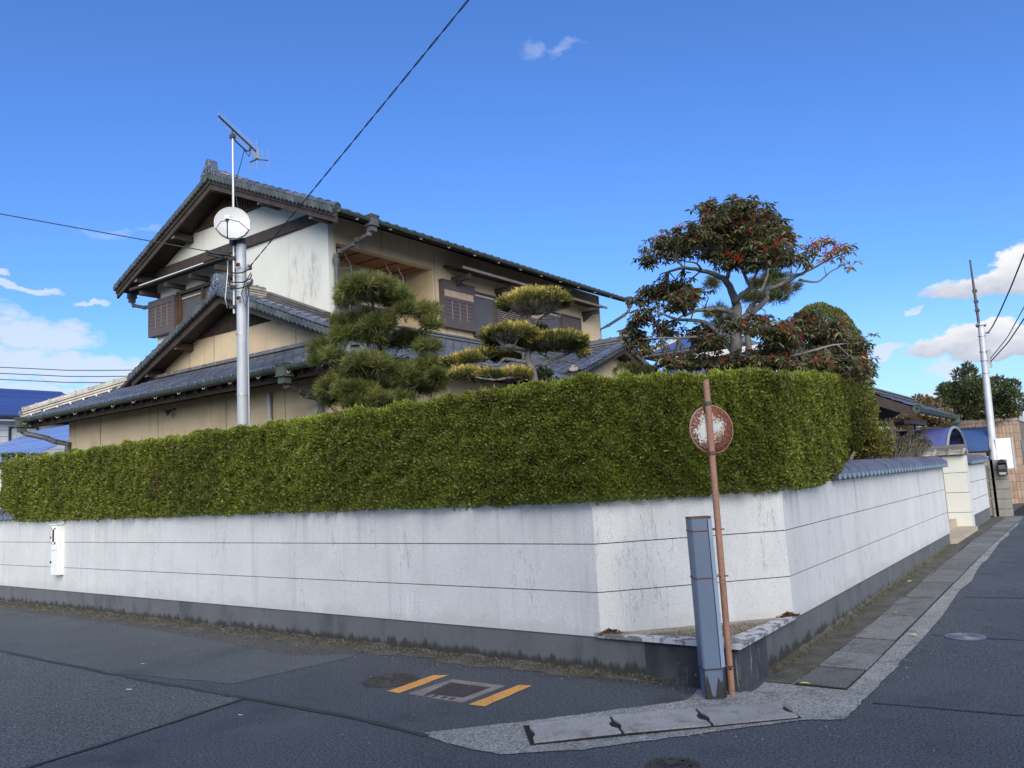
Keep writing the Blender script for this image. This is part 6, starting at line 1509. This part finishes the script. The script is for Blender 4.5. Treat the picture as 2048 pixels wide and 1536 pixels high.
blades('shoot', P[idx], D2, L2, L2*.22, C[idx]*1.12, m_leaf, hedge, 'stuff', .05, 1.4)
ti = RNG.integers(0, len(P), 420); mb = MB()
for i in ti:
    p, nn_ = Vector(P[i]), Vector(Nn[i]); s_ = p-nn_*.10+Vector((0, 0, -.05)); e_ = p+nn_*random.uniform(.0, .05)+Vector((random.uniform(-.04, .04), random.uniform(-.04, .04), random.uniform(.0, .06)))
    mb.tube([s_, s_.lerp(e_, .5)+Vector((random.uniform(-.02, .02), random.uniform(-.02, .02), 0)), e_], [.004, .003, .0015], 4, False)
part('twigs', mb, m_bark, hedge, kind='stuff')
# dark twiggy core
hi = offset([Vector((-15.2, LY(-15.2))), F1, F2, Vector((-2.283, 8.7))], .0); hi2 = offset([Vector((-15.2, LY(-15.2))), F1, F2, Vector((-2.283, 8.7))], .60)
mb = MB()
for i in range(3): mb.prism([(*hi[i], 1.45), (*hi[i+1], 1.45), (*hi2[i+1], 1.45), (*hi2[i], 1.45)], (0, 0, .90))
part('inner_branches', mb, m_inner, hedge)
# ---- clump helpers
def ell(cl, n, shell=.0, top=False):
    """n points in (or on) the ellipsoid cl = (x,y,z,rh,rv,...)"""
    d = unit(RNG.normal(0, 1, (n, 3)))
    if top: d[:, 2] = np.abs(d[:, 2])*.9-.12
    r = (shell+(1-shell)*RNG.random(n)**.5)[:, None]
    c = np.array(cl[:3]); k = np.array([cl[3], cl[3], cl[4]])
    return c+d*r*k, d
def needles(tP, tA, per, L, w, cols, tip=1.25, spread=.75):
    n = len(tP); P = np.repeat(tP, per, 0); A = np.repeat(tA, per, 0)
    P = P+A*RNG.uniform(-.05, .03, (n*per, 1)); D = unit(A+RNG.normal(0, spread, (n*per, 3)))
    LL = RNG.uniform(.75, 1.15, n*per)*L
    C = np.repeat(choose(cols, n, .3), per, 0)*RNG.uniform(.75, 1.25, (n*per, 1))
    return P, D, LL, np.full(n*per, w), C
def pine(name, label, loc, clumps, paths, dens, cols):
    t = thing(name, label, 'tree', loc)
    TP, TA = [], []
    for cl in clumps:
        k = int(dens*cl[3]*(cl[3]+cl[4])*14)+6
        cl = tuple(cl[:3])+(cl[3]*1.1, cl[4]*1.3); p, d = ell(cl, k, .2, True); TP.append(p); TA.append(unit(d*np.array([.8, .8, .5])+np.array([0, 0, .75])))
    TP, TA = np.concatenate(TP), np.concatenate(TA)
    P, D, L, W, C = needles(TP, TA, 60, .12, .0058, cols)
    blades('crown', P, D, L, W, C, m_needle, t, None, .04, 1.2)
    q = [[(*(p-a*.14+np.array([0, 0, -.02])), .0035), (*(p-a*.06), .003), (*(p+a*.01), .002)] for p, a in zip(TP[::2], TA[::2])]
    w = wood('trunk', paths, m_bark_dark, t, 8)
    mb = MB()
    for s in q[::3]: mb.tube([v[:3] for v in s], [v[3] for v in s], 4, False)
    part('twigs', mb, m_bark_dark, t, kind='stuff')
    bud = MB()
    for p, a in zip(TP[::5], TA[::5]): bud.tube([p, p+a*.03, p+a*.06], [.004, .006, .001], 4, False)
    part('buds', bud, m_lattice, t, kind='stuff')
    return t
pine('pine_tree', 'bushy garden pine with long dark green needles in front of the balcony', (-7.3, 7.4, .35), PINE, PINE_WOOD, 62, [(.14, .165, .042), (.175, .195, .05), (.115, .14, .04), (.20, .20, .06)])
pine('pine_tree', 'smaller pine with brownish needles standing behind the trunk of the berry tree', (-4.4, 10.4, .35), PINE_B, PINE_B_WOOD, 26, [(.085, .10, .03), (.125, .105, .035), (.07, .088, .028)])
# ---- cloud-pruned yellow tree
t = thing('cloud_pruned_tree', 'cloud pruned tree with flat pads of yellow tipped needles and bare grey branches', 'tree', (-4.9, 7.0, .35))
TP, TA, TC, TL = [], [], [], []
for i, cl in enumerate(NIWAKI):
    k = int(5200*cl[3]*(cl[3]+.12)); small = i in (10, 11, 12, 15)
    d = unit(RNG.normal(0, 1, (k, 3))); d[:, 2] = np.abs(d[:, 2])*1.1-.28; d = unit(d)
    c = np.array(cl[:3])-np.array([0, 0, .04]); p = c+d*np.array([cl[3], cl[3], cl[4]])*(RNG.uniform(.78, 1.02, k)[:, None]); p += RNG.normal(0, .012, (k, 3))
    a = unit(d*np.array([.6, .6, .4])+np.array([0, 0, .85])+RNG.normal(0, .22, (k, 3)))
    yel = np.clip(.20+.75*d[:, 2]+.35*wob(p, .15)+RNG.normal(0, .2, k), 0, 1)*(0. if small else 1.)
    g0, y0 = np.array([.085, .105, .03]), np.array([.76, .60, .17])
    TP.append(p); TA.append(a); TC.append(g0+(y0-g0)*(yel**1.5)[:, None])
TP, TA, TC = map(np.concatenate, (TP, TA, TC))
per = 9
P = np.repeat(TP, per, 0)+RNG.normal(0, .008, (len(TP)*per, 3)); A = np.repeat(TA, per, 0)
D = unit(A+RNG.normal(0, .42, P.shape)); L = RNG.uniform(.038, .070, len(P))
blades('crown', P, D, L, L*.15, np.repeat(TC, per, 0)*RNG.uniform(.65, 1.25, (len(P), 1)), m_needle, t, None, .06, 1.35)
wood('trunk', NIWAKI_WOOD, m_bark, t, 9)
mb = MB()
for i, cl in enumerate(NIWAKI):
    c = Vector(cl[:3]); root = c-Vector((0, 0, cl[4]*1.0))
    for k in range(int(150*cl[3]/.4)):
        a = random.uniform(0, 6.28); q = math.sqrt(random.random())*.93
        e = c+Vector((math.cos(a)*q*cl[3], math.sin(a)*q*cl[3], cl[4]*(random.uniform(-.1, .65)*(1-q*q)+.0)))
        s = root.lerp(e, random.uniform(.15, .5)); s.z = root.z+random.uniform(-.02, .06); m_ = s.lerp(e, .5)+Vector((random.uniform(-.03, .03), random.uniform(-.03, .03), -.03))
        mb.tube([s, m_, e], [.008, .006, .003], 4, False)
part('twigs', mb, m_bark, t, kind='stuff')
# ---- berry tree
m_gloss = foliage('glossy_leaves', .42, .38, .6)
t = thing('berry_tree', 'broadleaf evergreen tree with drooping dark leaves and clusters of red berries above the hedge', 'tree', (-3.25, 8.7, .35))
WP, WK = [], []
BP = []
for cl in BERRY:
    k = int((185 if cl[5] == 0 else 110)*cl[3]*(cl[3]+cl[4])*6)+5
    if cl[5] == 2: k = 5
    if cl[5] == 3: k = 4
    p, d = ell(cl, k, .0); p = p+RNG.normal(0, .045, p.shape)*np.array([1, 1, .7]); WP.append(p); WK.append(np.full(k, cl[5]))
    nb_ = int(k*.12)+1 if cl[5] == 0 else (0 if cl[5] in (1, 3) else 10)
    if nb_:
        p2, _ = ell(cl, nb_, .35); BP.append(p2)
WP, WK = np.concatenate(WP), np.concatenate(WK); nw = len(WP); per = 8
ang = np.tile(np.arange(per)*(2*math.pi/per), nw)+np.repeat(RNG.uniform(0, 6.28, nw), per)+RNG.normal(0, .25, nw*per)
dro = RNG.uniform(-.75, .45, nw*per)
D = unit(np.stack([np.cos(ang), np.sin(ang), dro], 1)); P = np.repeat(WP, per, 0)+D*.012
L = RNG.uniform(.042, .078, nw*per)
C = choose([(.135, .155, .072), (.165, .18, .08), (.20, .20, .09), (.115, .135, .066), (.23, .15, .085)], nw*per, .3)
yl = RNG.random(nw*per) < np.where(np.repeat(WK, per) >= 2, .9, .022); C[yl] = choose([(.40, .34, .05), (.30, .22, .05), (.42, .30, .06)], int(yl.sum()))
def leaves(name, P, D, L, W, C, m, parent, droop=.35):
    """six-cornered leaves folded along the rib and bent downwards: two quads each"""
    n = len(P); up = np.array([0, 0, 1.]); S = unit(np.cross(D, up+RNG.normal(0, .35, (n, 3)))); Nn = np.cross(S, D)
    def pt(t, s, h): return P+D*(L*t)[:, None]+S*(W*s)[:, None]+Nn*(L*h)[:, None]-up*(L*droop*t*t)[:, None]
    a, b, c, d_, e, f = pt(0, 0, 0), pt(.33, .5, .06), pt(.72, .38, .05), pt(1, 0, 0), pt(.72, -.38, .05), pt(.33, -.5, .06)
    V = np.stack([np.stack([a, b, c, d_], 1), np.stack([a, d_, e, f], 1)], 1).reshape(n*2, 4, 3)
    return quads(name, V, np.repeat(C, 2, 0), m, parent)
leaves('crown', P, D, L, L*.40, C, m_gloss, t)
wood('trunk', BERRY_WOOD, m_bark, t, 8)
mb = MB(); segs = [(Vector(q[:3])) for p in BERRY_WOOD for q in p]
for p in WP[::2]:
    v = Vector(p); j = min(segs, key=lambda s: (s-v).length_squared)
    if (j-v).length < .34: m_ = v.lerp(j, .5)+Vector((random.uniform(-.05, .05), random.uniform(-.05, .05), random.uniform(-.02, .05))); mb.tube([j, m_, v], [.008, .006, .003], 4, False)
part('twigs', mb, m_bark_dark, t, kind='stuff')
BP = np.concatenate(BP); nb = len(BP); pb_ = 11
BB = np.repeat(BP, pb_, 0)+RNG.normal(0, .022, (nb*pb_, 3)); r = RNG.uniform(.0065, .0095, len(BB))
oc = np.array([[1, 0, 0], [-1, 0, 0], [0, 1, 0], [0, -1, 0], [0, 0, 1], [0, 0, -1]]); of = [(0, 2, 4), (2, 1, 4), (1, 3, 4), (3, 0, 4), (2, 0, 5), (1, 2, 5), (3, 1, 5), (0, 3, 5)]
ov = BB[:, None, :]+oc[None]*r[:, None, None]
quads('berries', np.concatenate([ov[:, list(f)] for f in of]), None, m_berry, t, 'stuff')
# ---- clipped dome, conifers and shrubs
def shrub(name, label, loc, cl_list, dens, cols, L0, wr, stretch=(1, 1, 1), upw=.6, shell=.8, tip=1.3, trunk=None, cat='shrub'):
    t = thing(name, label, cat, loc); PP, DD, NN = [], [], []
    for cl in cl_list:
        k = int(dens*cl[3]*(cl[3]+cl[4])); p, d = ell(cl, k, shell); p = p+d*(wob(p, .10)*.02+wob(p, .3)*.03)[:, None]; PP.append(p); NN.append(d); DD.append(unit(d*.8+np.array([0, 0, upw])+RNG.normal(0, .5, (k, 3))))
    PP, DD = np.concatenate(PP), np.concatenate(DD); n = len(PP); L = RNG.uniform(.7, 1.25, n)*L0
    blades('foliage', PP, DD, L, L*wr, choose(cols, n, .3)*(1+.25*wob(PP, .3))[:, None], m_leaf, t, None, .1, tip, np.concatenate(NN)+RNG.normal(0, .5, (n, 3)))
    if trunk: wood('trunk', trunk, m_bark_dark, t, 7)
    return t
shrub('dome_shrub', 'tall green shrub clipped to a smooth dome right of the berry tree', (-3.05, 11.8, .35), [(-3.06, 11.8, 3.16, .53, .72, 0), (-3.06, 11.8, 2.4, .60, .9, 0)], 34000, [(.14, .155, .036), (.165, .175, .042), (.11, .13, .034)], .045, .38, shell=.93, trunk=[[(-3.06, 11.8, .3, .09), (-3.06, 11.8, 1.5, .08), (-3.06, 11.8, 2.6, .04)]])
shrub('conifer_shrub', 'loose yellow green conifer bush spilling over the wall beyond the hedge end', (-2.95, 10.9, .35), THUJA, 17000, [(.12, .13, .03), (.145, .15, .034), (.095, .11, .026), (.18, .16, .04), (.25, .19, .05)], .055, .34, shell=.55, upw=.5,
      trunk=[[(-2.9, 10.9, .3, .07), (-2.9, 10.8, 1.4, .06), (-2.85, 10.7, 2.0, .03)], [(-2.9, 10.9, .9, .05), (-2.75, 11.4, 1.6, .03), (-2.7, 11.5, 1.75, .02)]])
t = shrub('bare_shrub', 'half bare shrub of grey twigs and sparse leaves beside the conifer bush', (-2.7, 13.1, .35), BARE, 9000, [(.085, .095, .04), (.11, .105, .045), (.065, .075, .03), (.17, .13, .06)], .045, .45, shell=.2, upw=.3)
mb = MB()
for cl in BARE:
    for k in range(46):
        c = Vector(cl[:3]); s = Vector((c.x*.4-2.72*.6, c.y*.4+13.1*.6, 1.1+random.random()*.25)); e = Vector(ell(cl, 1, .3)[0][0]); e += (e-c)*.25
        mb.tube([s, s.lerp(e, .5)+Vector((random.uniform(-.06, .06), random.uniform(-.06, .06), .03)), e], [.007, .005, .002], 4, False)
part('twigs', mb, m_bark_dark, t, kind='stuff')
shrub('autumn_bush', 'loose bush with reddish brown autumn leaves behind the gate roof', (-4, 23, .2), AUTUMN, 4200, [(.19, .11, .04), (.24, .15, .05), (.13, .12, .04), (.14, .075, .035)], .08, .5, shell=.2, upw=.2, trunk=[[(-4, 23.3, .1, .08), (-4, 23.3, 1.4, .06), (-3.9, 23.3, 2.6, .03)]])
shrub('broad_tree', 'dark bushy evergreen tree behind the white utility pole', (-3.3, 26, .1), FAR_TREE, 3400, [(.07, .09, .034), (.09, .105, .04), (.055, .072, .03), (.14, .135, .055)], .12, .36, shell=.2, upw=.6, cat='tree',
      trunk=[[(-3.4, 26.3, .0, .16), (-3.4, 26.2, 1.5, .13), (-3.4, 26.1, 3.0, .07)], [(-3.4, 26.2, 1.5, .08), (-2.7, 26.2, 2.6, .04)]])
shrub('low_pad_shrub', 'low green pad of needles peeping over the hedge under the entrance gable', (-5.6, 9.6, .35), [PAD], 9000, [(.10, .11, .028), (.075, .09, .022), (.20, .17, .045)], .06, .16, upw=.9)
